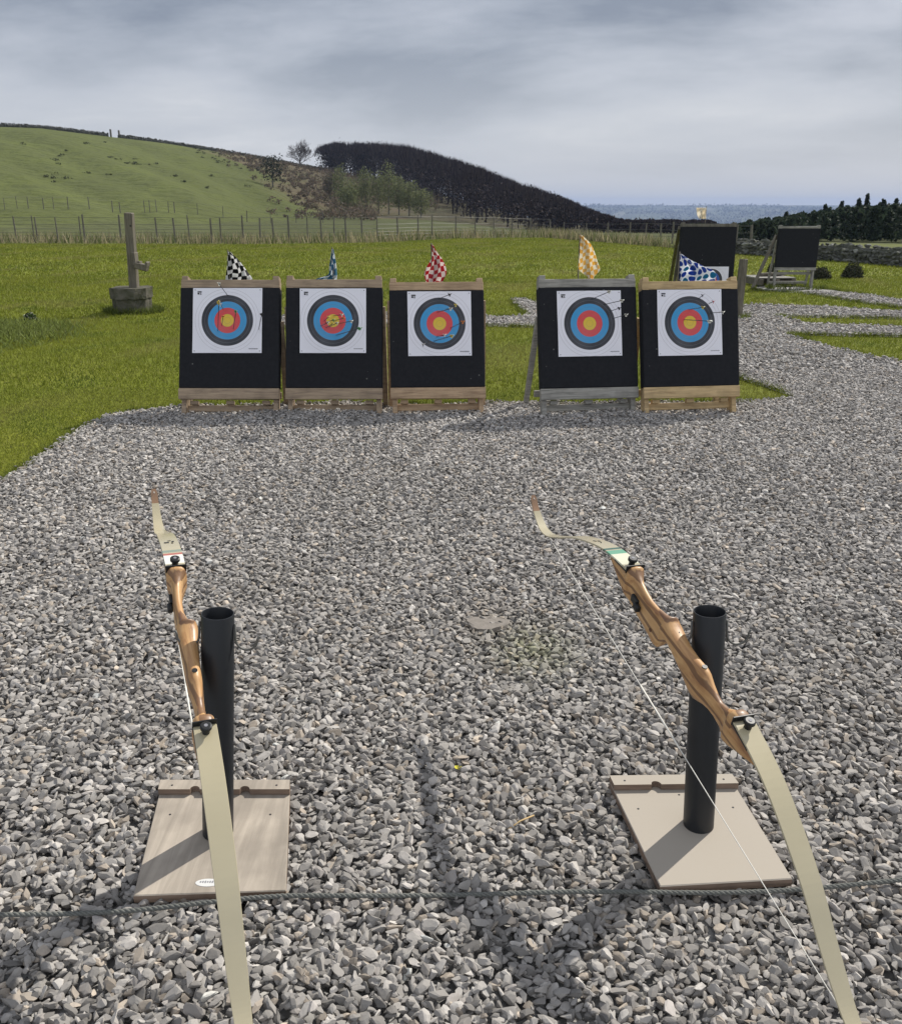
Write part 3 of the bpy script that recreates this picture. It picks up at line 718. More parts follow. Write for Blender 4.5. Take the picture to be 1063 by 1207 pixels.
# ------------------------------------------------------------------ target faces and stands
def face_mat(rings, blue=(.035, .30, .60)):
    m = bpy.data.materials.new('target_paper'); m.use_nodes = True; nt = m.node_tree; p = nt.nodes['Principled BSDF']; p.inputs['Roughness'].default_value = .7
    tc = N(nt, 'ShaderNodeTexCoord'); s = N(nt, 'ShaderNodeSeparateXYZ'); L(nt, tc.outputs['Object'], s.inputs[0])
    r2 = M_(nt, 'SQRT', M_(nt, 'ADD', M_(nt, 'POWER', M_(nt, 'ABSOLUTE', s.outputs[0]), 2.0), M_(nt, 'POWER', M_(nt, 'ABSOLUTE', s.outputs[2]), 2.0)))
    r2 = M_(nt, 'DIVIDE', r2, rings)
    nn = N(nt, 'ShaderNodeTexNoise', i_Scale=5.0, i_Detail=4.0); L(nt, tc.outputs['Object'], nn.inputs['Vector'])
    G = (.72, .50, .035); RD = (.66, .06, .065); BK = (.020, .024, .032); WH = (.80, .80, .86)
    st = [(0, G), (.2, RD), (.4, blue), (.6, BK), (.8, WH)]
    c = ramp(nt, r2, st, 'CONSTANT')
    fr = M_(nt, 'FRACT', M_(nt, 'ADD', M_(nt, 'MULTIPLY', r2, 10.0), .5)); ln = M_(nt, 'LESS_THAN', M_(nt, 'ABSOLUTE', M_(nt, 'SUBTRACT', fr, .5)), .045)
    okk = M_(nt, 'LESS_THAN', r2, 1.02)
    isb = M_(nt, 'MULTIPLY', M_(nt, 'GREATER_THAN', r2, .6), M_(nt, 'LESS_THAN', r2, .795))
    lc = mix(nt, isb, (.16, .13, .12), (.22, .23, .26))
    c = mix(nt, M_(nt, 'MULTIPLY', M_(nt, 'MULTIPLY', ln, okk), .45), c, lc)
    c = mix(nt, M_(nt, 'MULTIPLY', M_(nt, 'SUBTRACT', nn.outputs[0], .35), .35, clamp=True), c, (.45, .45, .50))
    L(nt, c, p.inputs['Base Color']); return m
m_face = face_mat(.232)
def make_target(name, L_, R_, ytop, ybot, y0, lean, wood, label, grp, facepx=None, rotf=0, face_m=None, footpy=None, face_r=None, rearx=(0, 0), blocks=True, rail_h=.068, upright=False, zg=.035, yaw=0.0):
    """L_,R_: photo x of the board edges at its bottom; y0: distance of the front feet"""
    tl = math.tan(lean)
    RZ = Matrix.Rotation(yaw, 4, 'Z'); T = Matrix.Rotation(-lean, 4, 'X')
    nrm = np.array((RZ @ T) @ Vector((0, -1, 0))); xm = ray((L_+R_)/2, 487)[0]/ray((L_+R_)/2, 487)[1]*y0
    P0 = np.array([xm, y0, zg]); ex_ = np.array(RZ @ Vector((1, 0, 0))); ez_ = np.array((RZ @ T) @ Vector((0, 0, 1)))
    def onpl(px, py):       # point of the leaning front plane seen at this pixel
        d = ray(px, py); o = np.array([0, 0, H]); t = np.dot(P0-o, nrm)/np.dot(d, nrm); return o+d*t
    a = onpl(L_, ybot); b = onpl(R_, ybot); tp = onpl((L_+R_)/2, ytop)
    ua, ub_ = np.dot(a-P0, ex_), np.dot(b-P0, ex_); W = ub_-ua; P0 = P0+ex_*(ua+ub_)/2
    zb = np.dot((a+b)/2-P0, ez_); zt = np.dot(tp-P0, ez_)
    root = empty(name, tuple(P0), yaw, label, 'archery target', grp)
    hb = zt-zb; rh = rail_h
    MB().box((0, .045, zb+hb/2), (W, .085, hb), T, .006).build('boss', m_foam, root)
    legx = W/2-.030
    for sg in (-1, 1):
        MB().box((sg*legx, .108, (zt+rh)/2-.004), (.036, .036, zt+rh+.012), T, .003, .001).build('leg', wood, root)
        # rear leg: upright on the steep boards, splayed on the others
        if upright:
            zc_ = .25/tl; topw = Vector((sg*(W/2-.001), .32, zc_-.01)); bot = Vector((sg*(W/2+.004), .32, -.03))
        else:
            topw = T @ Vector((sg*(legx+.004), .145, zt*.80)); bot = Vector((sg*(legx+.016)+rearx[0 if sg < 0 else 1], .42, -.03))
        dd = (topw-bot); Mx = Matrix.Translation(bot) @ Vector((0, 0, 1)).rotation_difference(dd.normalized()).to_matrix().to_4x4()
        MB().box((0, 0, dd.length/2), (.036, .045, dd.length), Mx, .003, .001).build('rear_leg', wood, root)
        MB().box((sg*(W/2-.030), .045, zt+rh*.62), (.045, .075, rh*1.32), T, .003, .001).build('corner_block', wood, root)
        # front feet reaching the gravel
        MB().box((sg*(W/2-.028), .060, (zb-rh)/2), (.034, .036, zb-rh+.01), T, .003, .001).build('foot', wood, root)
    MB().box((0, .022, zt+rh*.44), (W-.005, .030, rh*.86), T, .003, .0012).build('top_rail', wood, root)
    rb = .082*rh/.068
    MB().box((0, .020, zb-rb*.5), (W+.006, .032, rb*.97), T, .003, .0012).build('bottom_rail', wood, root)
    MB().box((0, .100, zb-rb*1.0-.052), (W-.075, .018, .048), T, .003, .0012).build('lower_slat', wood, root)
    if blocks:
        for fx in (-.36, .0, .36):
            MB().box((fx*W, .066, zb-rb-.016), (.055, .045, .030), T, .003, .001).build('spacer_block', wood, root)
    MB().box((0, .215 if upright else .345, .085), (W-.02, .018, .05), None, .003, .001).build('rear_rail', wood, root)
    if facepx:
        (px0, py0), (px1, py1) = facepx
        p0 = onpl(px0, py0); p1 = onpl(px1, py1)
        fx = np.dot((p0+p1)/2-P0, ex_); fz = np.dot((p0+p1)/2-P0, ez_); fw = abs(np.dot(p1-p0, ex_)); fh = abs(np.dot(p1-p0, ez_))
        V = []; F = []; nx = 14; r = np.random.RandomState(int(px0))
        ph = r.rand(4)*6
        for s_ in (0, 1):
            for j in range(nx+1):
                for i in range(nx+1):
                    u, v = i/nx-.5, j/nx-.5; bow = .0018*math.sin(u*7+ph[0])*math.sin(v*6+ph[1])+.0012
                    V.append((u*fw, -.0035-bow+s_*.0012, v*fh))
        k = (nx+1)**2
        for j in range(nx):
            for i in range(nx):
                a_ = j*(nx+1)+i; F.append((a_, a_+1, a_+nx+2, a_+nx+1)); F.append((k+a_, k+a_+nx+1, k+a_+nx+2, k+a_+1))
        o = mk('target_face', V, F, face_m or m_face, root, smooth=True)
        o.matrix_local = T @ Matrix.Translation((fx, 0, fz)) @ Matrix.Rotation(rotf, 4, 'Y')
        if not face_m:
            # printer's emblem at top left, small line of print at lower right
            mb = MB(); ex_, ez = -fw*.405, fh*.425
            mb.box((ex_, -.0066, ez+.007), (.030, .0008, .008), None, .0002); mb.box((ex_-.008, -.0066, ez-.006), (.013, .0008, .012), None, .0002); mb.box((ex_+.008, -.0066, ez-.003), (.007, .0008, .005), None, .0002); mb.box((ex_+.008, -.0066, ez-.011), (.012, .0008, .004), None, .0002)
            mb.build('printed_emblem', m_ink, o)
            mb = MB()
            for q in range(9): mb.box((fw*.32+q*.0075, -.0064, -fh*.435), (.0052, .0008, .0055+.002*(q % 2)), None, .0002)
            mb.build('small_print', m_inkg, o)
            for (u, v) in ((-.47, .47), (.47, .47), (-.47, -.47), (.47, -.47)): MB().tube([(fw*u, -.004, fh*v), (fw*u, -.0075, fh*v)], .0035, 8).build('pin', m_inkg, o)
    return root, onpl, T, W
Y0 = gp(300, 487, .035)[1]
GR = 'archery targets in a row on the gravel'
TG = []
TG.append(make_target('archery_target', 210.5, 328.5, 338.5, 457, Y0, R(22), m_wb, 'leftmost black target in the front row, below the black and white chequered flag', GR, ((228, 339.5), (308.5, 416)), upright=True))
TG.append(make_target('archery_target', 336.5, 450.5, 338.5, 457, Y0+.01, R(19), m_wb, 'second black target from the left, with a cluster of arrows in its gold', GR, ((353.5, 340), (431.5, 416)), upright=True))
TG.append(make_target('archery_target', 460.5, 572, 341.5, 456, Y0+.0, R(18), m_wa, 'middle black target of the front row, below the red and white flag', GR, ((480, 343.5), (556, 419)), 0, upright=True, yaw=R(3)))
TG.append(make_target('archery_target', 638, 752.5, 338, 456.5, Y0-.02, R(16), m_wc, 'black target on a weathered grey wooden frame below the yellow and white flag', GR, ((656, 343), (733, 419)), 0, rearx=(-.05, 0), yaw=R(7)))
TG.append(make_target('archery_target', 759.5, 872, 340.5, 455, Y0+.0, R(16), m_wd, 'rightmost black target of the front row on a fresh yellow pine frame', GR, ((774, 341.5), (851, 418)), 0, yaw=R(7)))
# further targets behind
m_face2 = face_mat(.19, (.02, .10, .42))
nt2 = m_face2.node_tree
FT = 'larger boards on the far lanes'
YA = gp(830, 371)[1]; YB = gp(938, 340)[1]
tA = make_target('archery_target', 799, 864, 267, 332, YA, R(4), m_post, 'black target board far behind the rightmost front target, topped by a small white flag', FT, ((819, 314), (856.5, 346)), 0, m_face2, blocks=False, rail_h=.045, zg=0)
tB = make_target('archery_target', 914, 962, 269, 315, YB, R(1), m_wc, 'empty black target board on tall thin legs, farthest right on the lawn', FT, None, blocks=False, rail_h=.045, zg=0)
# side struts of the two far boards
for (t_, pts_) in ((tA, ((801, 268), (786, 352), .35)), (tB, ((915, 277), (886, 341), .5))):
    a = Vector(aty(pts_[0][0], pts_[0][1], t_[0].location.y+.15))-t_[0].location; b_ = Vector(gp(pts_[1][0], pts_[1][1]))-t_[0].location
    dd = a-b_; Mx = Matrix.Translation(b_) @ dd.to_track_quat('Z', 'Y').to_matrix().to_4x4()
    MB().box((0, 0, dd.length/2), (.045, .05, dd.length), Mx, .003).build('strut', m_old, t_[0])

# ------------------------------------------------------------------ arrows
WHT, YEL, ORG, BLK, GRN, RED = (.8, .8, .72), (.75, .60, .12), (.75, .25, .05), (.03, .03, .03), (.10, .35, .12), (.6, .05, .06)
m_fl = {k: mat('fletching_'+n_, k, .6) for k, n_ in ((WHT, 'white'), (YEL, 'yellow'), (ORG, 'orange'), (BLK, 'black'), (GRN, 'green'), (RED, 'red'))}
m_shaft = mat('arrow_shaft', (.03, .035, .04), .35, .5)
ordn = ['leftmost target', 'second target from the left', 'middle target', 'grey framed target', 'rightmost front target']
ARR = [
 (0, (268.2, 347.8), (257, 333), WHT, 'arrow whose nock shows over the top rail of the leftmost target'),
 (0, (256.8, 390), (258, 354), YEL, 'yellow fletched arrow over the upper left black ring of the leftmost target'),
 (0, (263, 364), (259.5, 358), WHT, 'white fletched arrow over the upper left blue ring of the leftmost target'),
 (0, (275, 387.6), (278.4, 365.5), GRN, 'green fletched arrow at the upper right of red on the leftmost target'),
 (0, (261.5, 383), (263.2, 372), ORG, 'arrow beside the upper left of the gold of the leftmost target'),
 (0, (305, 388), (308.8, 369), BLK, 'arrow at the right edge of the paper of the leftmost target'),
 (1, (382, 378), (388, 373), YEL, 'arrow highest in the gold of the second target from the left'),
 (1, (378, 384), (387.5, 379.5), WHT, 'white fletched arrow at lower left of the gold, second target from the left'),
 (1, (384, 386), (393, 381), YEL, 'yellow fletched arrow lowest in the gold, second target from the left'),
 (1, (388, 385), (398.3, 380), WHT, 'white fletched arrow at the right of the gold, second target from the left'),
 (1, (384, 380), (394, 376.5), GRN, 'green fletched arrow amid the gold, second target from the left'),
 (1, (393, 372), (404, 370.6), WHT, 'upper of two arrows over the right of the red ring, second target from the left'),
 (1, (394, 378), (406, 374.5), ORG, 'lower of two arrows over the right of the red ring, second target from the left'),
 (1, (400, 381), (415.6, 378), WHT, 'arrow over the black ring at right, second target from the left'),
 (1, (396, 395), (426.5, 386), GRN, 'arrow with its nock right of the black ring, second target from the left'),
 (2, (518, 351.5), (531.3, 346.4), BLK, 'arrow slanting over the white above the black ring of the middle target'),
 (2, (515.6, 367.6), (532.8, 363.2), WHT, 'arrow with white fletching over the upper right of the blue ring of the middle target'),
 (2, (525.8, 364.5), (538.3, 358.7), YEL, 'arrow with yellow fletching over the upper right black ring of the middle target'),
 (2, (531, 386.5), (547, 378.4), ORG, 'arrow with orange fletching at the right edge of the black ring of the middle target'),
 (2, (514.5, 396.5), (525, 394.3), WHT, 'arrow with white fletching just below the red ring of the middle target'),
 (2, (511, 402), (534.7, 395), YEL, 'arrow with yellow fletching over the lower right blue ring of the middle target'),
 (2, (504, 402.5), (498.3, 406.5), BLK, 'arrow at the lower left outside the black ring of the middle target'),
 (3, (697.4, 352.4), (720.3, 342.5), WHT, 'highest arrow, slanting up over the top of the paper of the grey framed target'),
 (3, (711.8, 358.7), (735, 353.5), WHT, 'second highest arrow, ending right of the paper of the grey framed target'),
 (3, (717.7, 367), (731.3, 362.5), BLK, 'black fletched arrow ending just inside the paper edge of the grey framed target'),
 (3, (722.8, 375), (739.5, 370.4), WHT, 'lowest arrow, ending over the black foam of the grey framed target'),
 (4, (823.5, 351.5), (828.6, 347.5), BLK, 'black fletched arrow in the white above the rings, rightmost front target'),
 (4, (835.6, 357.4), (841.2, 355), RED, 'red fletched arrow in the upper right white of the rightmost front target'),
 (4, (812.3, 364.6), (830, 361.7), YEL, 'yellow fletched arrow over upper right blue ring, rightmost front target'),
 (4, (838, 368.6), (853.4, 367.6), WHT, 'arrow crossing the right edge of the paper of the rightmost front target'),
 (4, (806, 376.5), (839.4, 378.6), WHT, 'long arrow across the gold ending in the black ring, rightmost front target'),
]
for (ti, tip, nock, fc, lab) in ARR:
    _, onpl, _, _ = TG[ti]
    p0 = Vector(onpl(*tip)); p1 = Vector(aty(nock[0], nock[1], p0.y-.50))
    d = (p1-p0); ln = d.length; root = empty('arrow', p1, 0, lab, 'arrow', 'arrows stuck in the targets')
    root.rotation_euler = d.to_track_quat('Z', 'Y').to_euler()      # local z points from tip to nock
    MB().tube([(0, 0, -ln-.03), (0, 0, -.012)], .0024, 8).build('shaft', m_shaft, root, True)
    MB().tube([(0, 0, -.014), (0, 0, 0)], [.0028, .0034], 8).build('nock', m_fl[fc], root, True)
    for k in range(3):
        an = 2*math.pi*k/3+.5; c_, s_ = math.cos(an), math.sin(an); V = []; 
        for t, hh in ((-.085, .002), (-.065, .012), (-.035, .014), (-.022, .012), (-.020, .002)):
            for off in (-.0005, .0005):
                V.append((c_*hh-s_*off, s_*hh+c_*off, t))
        for t in (-.020, -.085):
            for off in (-.0005, .0005): V.append((-s_*off, c_*off, t))
        F = [(0, 2, 4, 6, 8, 10, 12), (1, 13, 11, 9, 7, 5, 3), (0, 1, 3, 2), (2, 3, 5, 4), (4, 5, 7, 6), (6, 7, 9, 8)]
        mk('fletching', V, F, m_fl[fc if k else (WHT if fc in (YEL, GRN) else fc)], root)

# ------------------------------------------------------------------ flags
def flag_mat(name, base, dark, sx, sy, dots=False, dark2=None):
    m = bpy.data.materials.new(name); m.use_nodes = True; nt = m.node_tree; p = nt.nodes['Principled BSDF']; p.inputs['Roughness'].default_value = .7
    uv = N(nt, 'ShaderNodeUVMap'); mp = N(nt, 'ShaderNodeMapping'); mp.inputs['Scale'].default_value = (sx, sy, 1); L(nt, uv.outputs[0], mp.inputs[0])
    if dots:
        vo = N(nt, 'ShaderNodeTexVoronoi', i_Scale=1.0, i_Randomness=.15); L(nt, mp.outputs[0], vo.inputs['Vector']); f = M_(nt, 'LESS_THAN', vo.outputs['Distance'], .43)
        sp = N(nt, 'ShaderNodeSeparateColor'); L(nt, vo.outputs['Color'], sp.inputs[0]); dk = mix(nt, M_(nt, 'GREATER_THAN', sp.outputs[0], .65), dark, dark2)
        c = mix(nt, f, base, dk)
    else:
        ch = N(nt, 'ShaderNodeTexChecker', i_Scale=1.0); ch.inputs[1].default_value = (*dark, 1); ch.inputs[2].default_value = (*base, 1); L(nt, mp.outputs[0], ch.inputs[0]); c = ch.outputs[0]
    L(nt, c, p.inputs['Base Color'])
    tr = N(nt, 'ShaderNodeBsdfTranslucent'); L(nt, c, tr.inputs[0]); mx = N(nt, 'ShaderNodeMixShader', i_Fac=.65); L(nt, p.outputs[0], mx.inputs[1]); L(nt, tr.outputs[0], mx.inputs[2])
    L(nt, mx.outputs[0], nt.nodes['Material Output'].inputs[0]); return m
def make_flag(outline, polepx, y, material, label, fold=.02, seed=1):
    """outline: rows from top to bottom of (px_left, px_right, py); the cloth hangs in folds"""
    base = gp(polepx[0], 480); px, top = polepx
    P0 = aty(px, top, y); root = empty('lane_flag', (P0[0], y, 0), 0, label, 'flag', 'lane flags behind the targets')
    O = Vector((P0[0], y, 0))
    MB().tube([(0, 0, 0), (0, 0, P0[2]+.01)], .0045, 8).build('pole', m_old, root, True)
    rows = crom([(a, b, c) for a, b, c in outline], 5); nx = 12; V = []; F = []; UV = []; r = np.random.RandomState(seed); ph = r.rand()*6
    m = len(rows)
    for j, (a, b_, py) in enumerate(rows):
        for i in range(nx+1):
            u = i/nx; v = j/(m-1); dy = 1.6*fold*math.sin(u*9+ph+v*2.5)*(.4+.6*v)+.5*fold*math.sin(u*17+v*7)+fold*.5*math.sin(v*11+u*3)
            q = Vector(aty(a+(b_-a)*u, py, y+dy-.006))-O; V.append(q); UV.append((u, v))
    for j in range(m-1):
        for i in range(nx): F.append((j*(nx+1)+i, j*(nx+1)+i+1, (j+1)*(nx+1)+i+1, (j+1)*(nx+1)+i))
    o = mk('cloth', V, F, material, root, smooth=True)
    ul = o.data.uv_layers.new(name='UVMap'); P = np.array([(v.x, v.z) for v in V]); wd = .35
    for lp in o.data.loops:
        u, v = UV[lp.vertex_index]; q = P[lp.vertex_index]; wv_ = .006*math.sin(q[1]*40+u*5)+.004*math.sin(u*14+v*6); ul.data[lp.index].uv = (q[0]*.75+u*.05+wv_, -q[1]+q[0]*.25+wv_)
    sd_ = o.modifiers.new('thickness', 'SOLIDIFY'); sd_.thickness = .0015; sd_.offset = 0
    return root
mf1 = flag_mat('black_white_check', (.8, .8, .8), (.012, .012, .014), 30, 30)
mf2 = flag_mat('blue_white_check', (.78, .82, .85), (.10, .28, .42), 28, 26)
mf3 = flag_mat('red_white_check', (.82, .76, .74), (.55, .05, .07), 34, 32)
mf4 = flag_mat('yellow_white_check', (.85, .82, .72), (.82, .58, .18), 34, 36)
mf5 = flag_mat('blue_dots', (.84, .86, .90), (.03, .10, .42), 22, 22, True, (.03, .24, .38))
mf6 = flag_mat('plain_white', (.88, .84, .76), (.80, .74, .62), 5, 5)
yb = Y0+.47
make_flag([(268.5, 271, 296.5), (268, 280, 305), (267.5, 288, 315), (266.5, 293, 322), (266, 297.5, 328.5), (266, 297, 336)], (268.5, 296), yb, mf1, 'black and white chequered flag behind the leftmost target', .018, 2)
make_flag([(391, 393, 293.5), (389.5, 395, 304), (388, 396.5, 315), (386.5, 397.5, 324), (372, 397, 329), (374, 397, 336)], (391.5, 293), yb, mf2, 'narrow blue and white flag hanging behind the second target', .03, 3)
make_flag([(507.5, 510.5, 288.5), (508, 515, 297), (508, 521, 305), (503, 525, 314), (500, 526, 322), (501, 523, 329), (503, 519, 337)], (508.5, 288), yb, mf3, 'red and white chequered flag behind the middle target', .025, 4)
make_flag([(682.5, 686, 277), (682.5, 696, 287), (682.5, 701, 298), (682, 704, 308), (682.5, 707, 318), (692, 700, 326), (694, 699, 336)], (683.5, 276.5), yb, mf4, 'yellow and white flag behind the grey framed target', .022, 5)
make_flag([(801, 803, 299), (801, 812, 305), (801, 824, 311), (801, 832, 315), (801, 841, 319), (801, 844, 324), (801, 843, 329), (801, 842, 338)], (801, 298), yb, mf5, 'white flag with dark blue dots behind the rightmost front target', .02, 6)
make_flag([(820.5, 832.5, 244.5), (821, 832, 249), (822, 832, 254), (824, 832, 257.5)], (832.5, 243.5), YA+.25, mf6, 'small plain white flag above the far black board', .03, 7)

# ------------------------------------------------------------------ timber post in its stone base, leaning post, pallet
B = gp(157.5, 368); Yp = B[1]
pr = empty('timber_post', (B[0], Yp, 0), 0, 'old square timber post standing in a mossy stone block, left on the lawn', 'post'); O = Vector((B[0], Yp, 0))
def pl(px, py, y=None): return Vector(aty(px, py, y or Yp))-O
def frustum(lo, hi, z0, z1, jit=.008):
    V = []; n = 3; r = random.Random(4)
    def ring(hw, hd, z):
        o = []
        for (a, b) in ((-1, -.5), (-.55, -1), (.55, -1), (1, -.5), (1, .5), (.55, 1), (-.55, 1), (-1, .5)):
            o.append((a*hw, b*hd))
        out = []
        for i in range(8):
            p, q = o[i], o[(i+1) % 8]
            for t in range(n): out.append((p[0]+(q[0]-p[0])*t/n+r.uniform(-jit, jit), p[1]+(q[1]-p[1])*t/n+r.uniform(-jit, jit), z+r.uniform(-jit, jit)*.7))
        return out
    zs = [z0, z0+(z1-z0)*.5, z1]
    for i, z in enumerate(zs): t = i/2; V += ring(lo[0]+(hi[0]-lo[0])*t, lo[1]+(hi[1]-lo[1])*t, z)
    m = 8*n; F = [(i*m+k, i*m+(k+1) % m, (i+1)*m+(k+1) % m, (i+1)*m+k) for i in range(2) for k in range(m)]+[tuple(2*m+k for k in range(m))]
    return V, F
s1 = 1/FPX*(Yp*.947+.47)
V, F = frustum((18.5*s1, .27), (19.5*s1, .27), 0, (368-351)*s1); mk('stone_base', V, F, m_base, pr)
V, F = frustum((20.5*s1, .29), (21.5*s1, .29), (368-351)*s1, (368-339)*s1); mk('base_coping', V, F, m_base, pr)
a = pl(158.5, 341); b_ = pl(152, 250.5); dd = b_-a; Mx = Matrix.Translation(a) @ dd.to_track_quat('Z', 'Y').to_matrix().to_4x4()
MB().box((0, 0, dd.length/2-.1), (.125, .11, dd.length+.2), Mx, .008, .004).build('timber', m_old, pr)
c0 = pl(167, 314, Yp-.12); Mx = Matrix.Translation(c0) @ Matrix.Rotation(R(14), 4, 'Y')
mb = MB(); mb.box((0, 0, 0), (.17, .14, .085), Mx, .01, .004); mb.box((.075, 0, .05), (.03, .14, .07), Mx, .006, .003); mb.box((-.05, .02, .06), (.10, .12, .035), Mx @ Matrix.Rotation(R(-25), 4, 'Y'), .006, .003)
mb.build('spout_box', m_old, pr)
MB().box((0, 0, 0), (.05, .16, .13), Matrix.Translation(pl(159, 303, Yp-.05)), .006, .003).build('bracket', m_old, pr)

B = gp(868.5, 377); lp_ = empty('leaning_post', B, 0, 'rough round post leaning right, just behind the rightmost front target', 'post')
a = Vector((0, 0, -.02)); b_ = Vector(aty(876.5, 305, B[1]+.05))-Vector(B)
MB().tube([a, a+(b_-a)*.33, a+(b_-a)*.66, b_-(b_-a)*.01, b_], [.062, .058, .060, .056, .048], 12).build('post', m_old, lp_, False)

Bp = gp(905, 336); pt_ = empty('pallet', (Bp[0], Bp[1], 0), R(8), 'weathered timber pallet and planks lying under the far right board', 'pallet')
for k in range(5): MB().box((0, -.28+k*.15, .155), (.74, .11, .022), None, .003, .004).build('board', m_wc, pt_)
for k in range(3): MB().box((-.32+k*.32, 0, .085), (.08, .75, .11), None, .004, .003).build('bearer', m_old, pt_)
MB().box((.1, .05, .20), (.55, .14, .05), Matrix.Rotation(R(12), 4, 'Z'), .004, .004).build('plank', m_old, pt_)

# ------------------------------------------------------------------ bushes on the right
def leafcloud(n, fn, size, cols, r):
    P = fn(n, r); N_ = r.randn(n, 3); N_ /= np.linalg.norm(N_, axis=1)[:, None]; U = np.cross(N_, r.randn(n, 3)); U /= np.linalg.norm(U, axis=1)[:, None]; W = np.cross(N_, U)
    s = size*(.5+r.rand(n, 1)); V = np.stack([P-U*s, P+U*s*.8+W*s*.3, P+W*s], 1).reshape(-1, 3); c = np.asarray(cols)
    c = (c[r.randint(0, len(c), n)]*(.65+.7*r.rand(n, 1))); return V, np.arange(3*n).reshape(-1, 3), np.repeat(c, 3, 0)
def crownfn(w_, h, z0, seed, top=.5):
    def fn(n, r):
        d = r.randn(n, 3); d /= np.linalg.norm(d, axis=1)[:, None]; lob = 1+.22*np.sin(d[:, :1]*5+seed)*np.cos(d[:, 1:2]*4+seed*2)+.12*np.sin(d[:, 2:3]*9+seed)
        p = d*(r.rand(n, 1)**.4)*lob; return p*np.array([w_, w_, h/2])+np.array([0, 0, z0+h/2])
    return fn
def bush(px, pyb, wpx, hpx, label, seed, col=((.045, .055, .03), (.07, .075, .045), (.09, .085, .06))):
    B = gp(px, pyb); s = (B[1]*.947+.47)/FPX; w_ = wpx*s/2; h = hpx*s; r = np.random.RandomState(seed)
    root = empty('bush', B, 0, label, 'bush', 'low bushes near the stone wall')
    def fn(n, r):
        d = r.randn(n, 3); d /= np.linalg.norm(d, axis=1)[:, None]; rad = r.rand(n, 1)**.35*(1+.18*np.sin(d[:, :1]*7+seed)*np.sin(d[:, 1:2]*6)); p = d*rad; p[:, 2] = np.abs(p[:, 2]); return p*np.array([w_, w_*.8, h])
    V, F, c_ = leafcloud(2600, fn, .022, col, r); mk('foliage', V, F, m_twig, root, col=c_)
    mb = MB()
    for k in range(9):
        an = k*.7; mb.tube([(0, 0, 0), (math.cos(an)*w_*.35, math.sin(an)*w_*.3, h*.4), (math.cos(an)*w_*.6, math.sin(an)*w_*.5, h*.8)], [.012, .008, .003], 5)
    mb.build('stem', m_post, root)
bush(1004, 327.5, 25, 18, 'round grey green bush standing alone near the stone wall, the rightmost one', 41)
bush(967, 329, 22, 14, 'dark low bush just right of the legs of the far right board', 42)
bush(910, 321, 12, 10, 'small bush seen left of the legs of the far right board', 43)
bush(36, 379, 15, 9, 'small leafy clump with pale flowers at the right end of the weedy mound', 44, ((.07, .11, .03), (.06, .09, .03), (.45, .45, .35)))

# ------------------------------------------------------------------ dry stone walls
def drywall(name, pts, h, sz, label, seed, zf=None, thick=.35, col=(.16, .16, .145)):
    r = np.random.RandomState(seed); T, f = stone_templates(0, 20, seed); VV, FF, CC = [], [], []; b = 0
    P = []
    for p, q in zip(pts[:-1], pts[1:]):
        p = np.array(p[:3]); q = np.array(q[:3]); l = np.linalg.norm(q-p); k = int(l/sz)
        nrm = np.array([-(q-p)[1], (q-p)[0], 0]); nrm /= np.linalg.norm(nrm)
        for i in range(k):
            c = p+(q-p)*(i+.5)/k
            for j in range(int(h/(sz*.6))):
                for side in (-1, 1):
                    P.append(c+nrm*side*thick*.3+np.array([0, 0, (j+.5)*sz*.6])+r.randn(3)*sz*.10)
            P.append(c+np.array([0, 0, h+sz*.15])+r.randn(3)*sz*.1)
    P = np.array(P); n = len(P); s = sz*(.5+.35*r.rand(n)); core = MB()
    for p, q in zip(pts[:-1], pts[1:]):
        p = Vector(p); q = Vector(q); o_ = Vector((-(q-p).y, (q-p).x, 0)).normalized()*thick*.3; u_ = Vector((0, 0, h*.97))
        core.add([p-o_, p+o_, p+o_+u_, p-o_+u_, q-o_, q+o_, q+o_+u_, q-o_+u_], [(0, 4, 7, 3), (1, 2, 6, 5), (3, 7, 6, 2), (0, 3, 2, 1), (4, 5, 6, 7)]); Rm = rotm(n, r, .25); ti = r.randint(0, 20, n)
    V = np.einsum('nij,nvj->nvi', Rm, T[ti])*s[:, None, None]+P[:, None, :]; nv = T.shape[1]
    F = (f[None]+(np.arange(n)*nv)[:, None, None]).reshape(-1, 3); c_ = np.array(col)*(.5+.9*r.rand(n, 1))
    c_[r.rand(n) < .1] *= 1.7
    cvv = np.array(core.V); cff = []
    for q in core.F: cff += [(q[0], q[1], q[2]), (q[0], q[2], q[3])]
    nn_ = n*nv; F = np.concatenate([F, np.array(cff)+nn_]); c_ = np.concatenate([np.repeat(c_, nv, 0), np.tile(np.array(col)*.8, (len(cvv), 1))])
    o = mk(name, np.concatenate([V.reshape(-1, 3), cvv]), F, m_stonew, col=c_); return tag(o, label, 'wall')
W1 = [gp(*q, -.0) for q in [(866, 299), (930, 303.5), (980, 307), (1030, 311), (1075, 315), (1160, 322)]]
drywall('dry_stone_wall', W1, .40, .15, 'low dry stone wall at the right behind the bushes', 51)
def on_terr(px, d): a = az_of(px); return np.array([d*math.sin(a), d*math.cos(a), hfun(a, d)])
def ridgept(px, off=0): return on_terr(px, float(np.interp(px, RIDGE_X, RIDGE_D))+off)
drywall('dry_stone_wall', [ridgept(px, -1)-np.array([0, 0, .3]) for px in (-160, -80, 0, 40, 80, 110, 137)], .80, .36, 'dark dry stone wall on the hilltop skyline, left of the gap', 52, thick=.6, col=(.10, .098, .083))
drywall('dry_stone_wall', [ridgept(px, -1)-np.array([0, 0, .3]) for px in (148, 170, 200, 230, 260, 300, 345, 392)], .80, .36, 'dark dry stone wall on the hilltop skyline, right of the gap', 53, thick=.6, col=(.10, .098, .083))
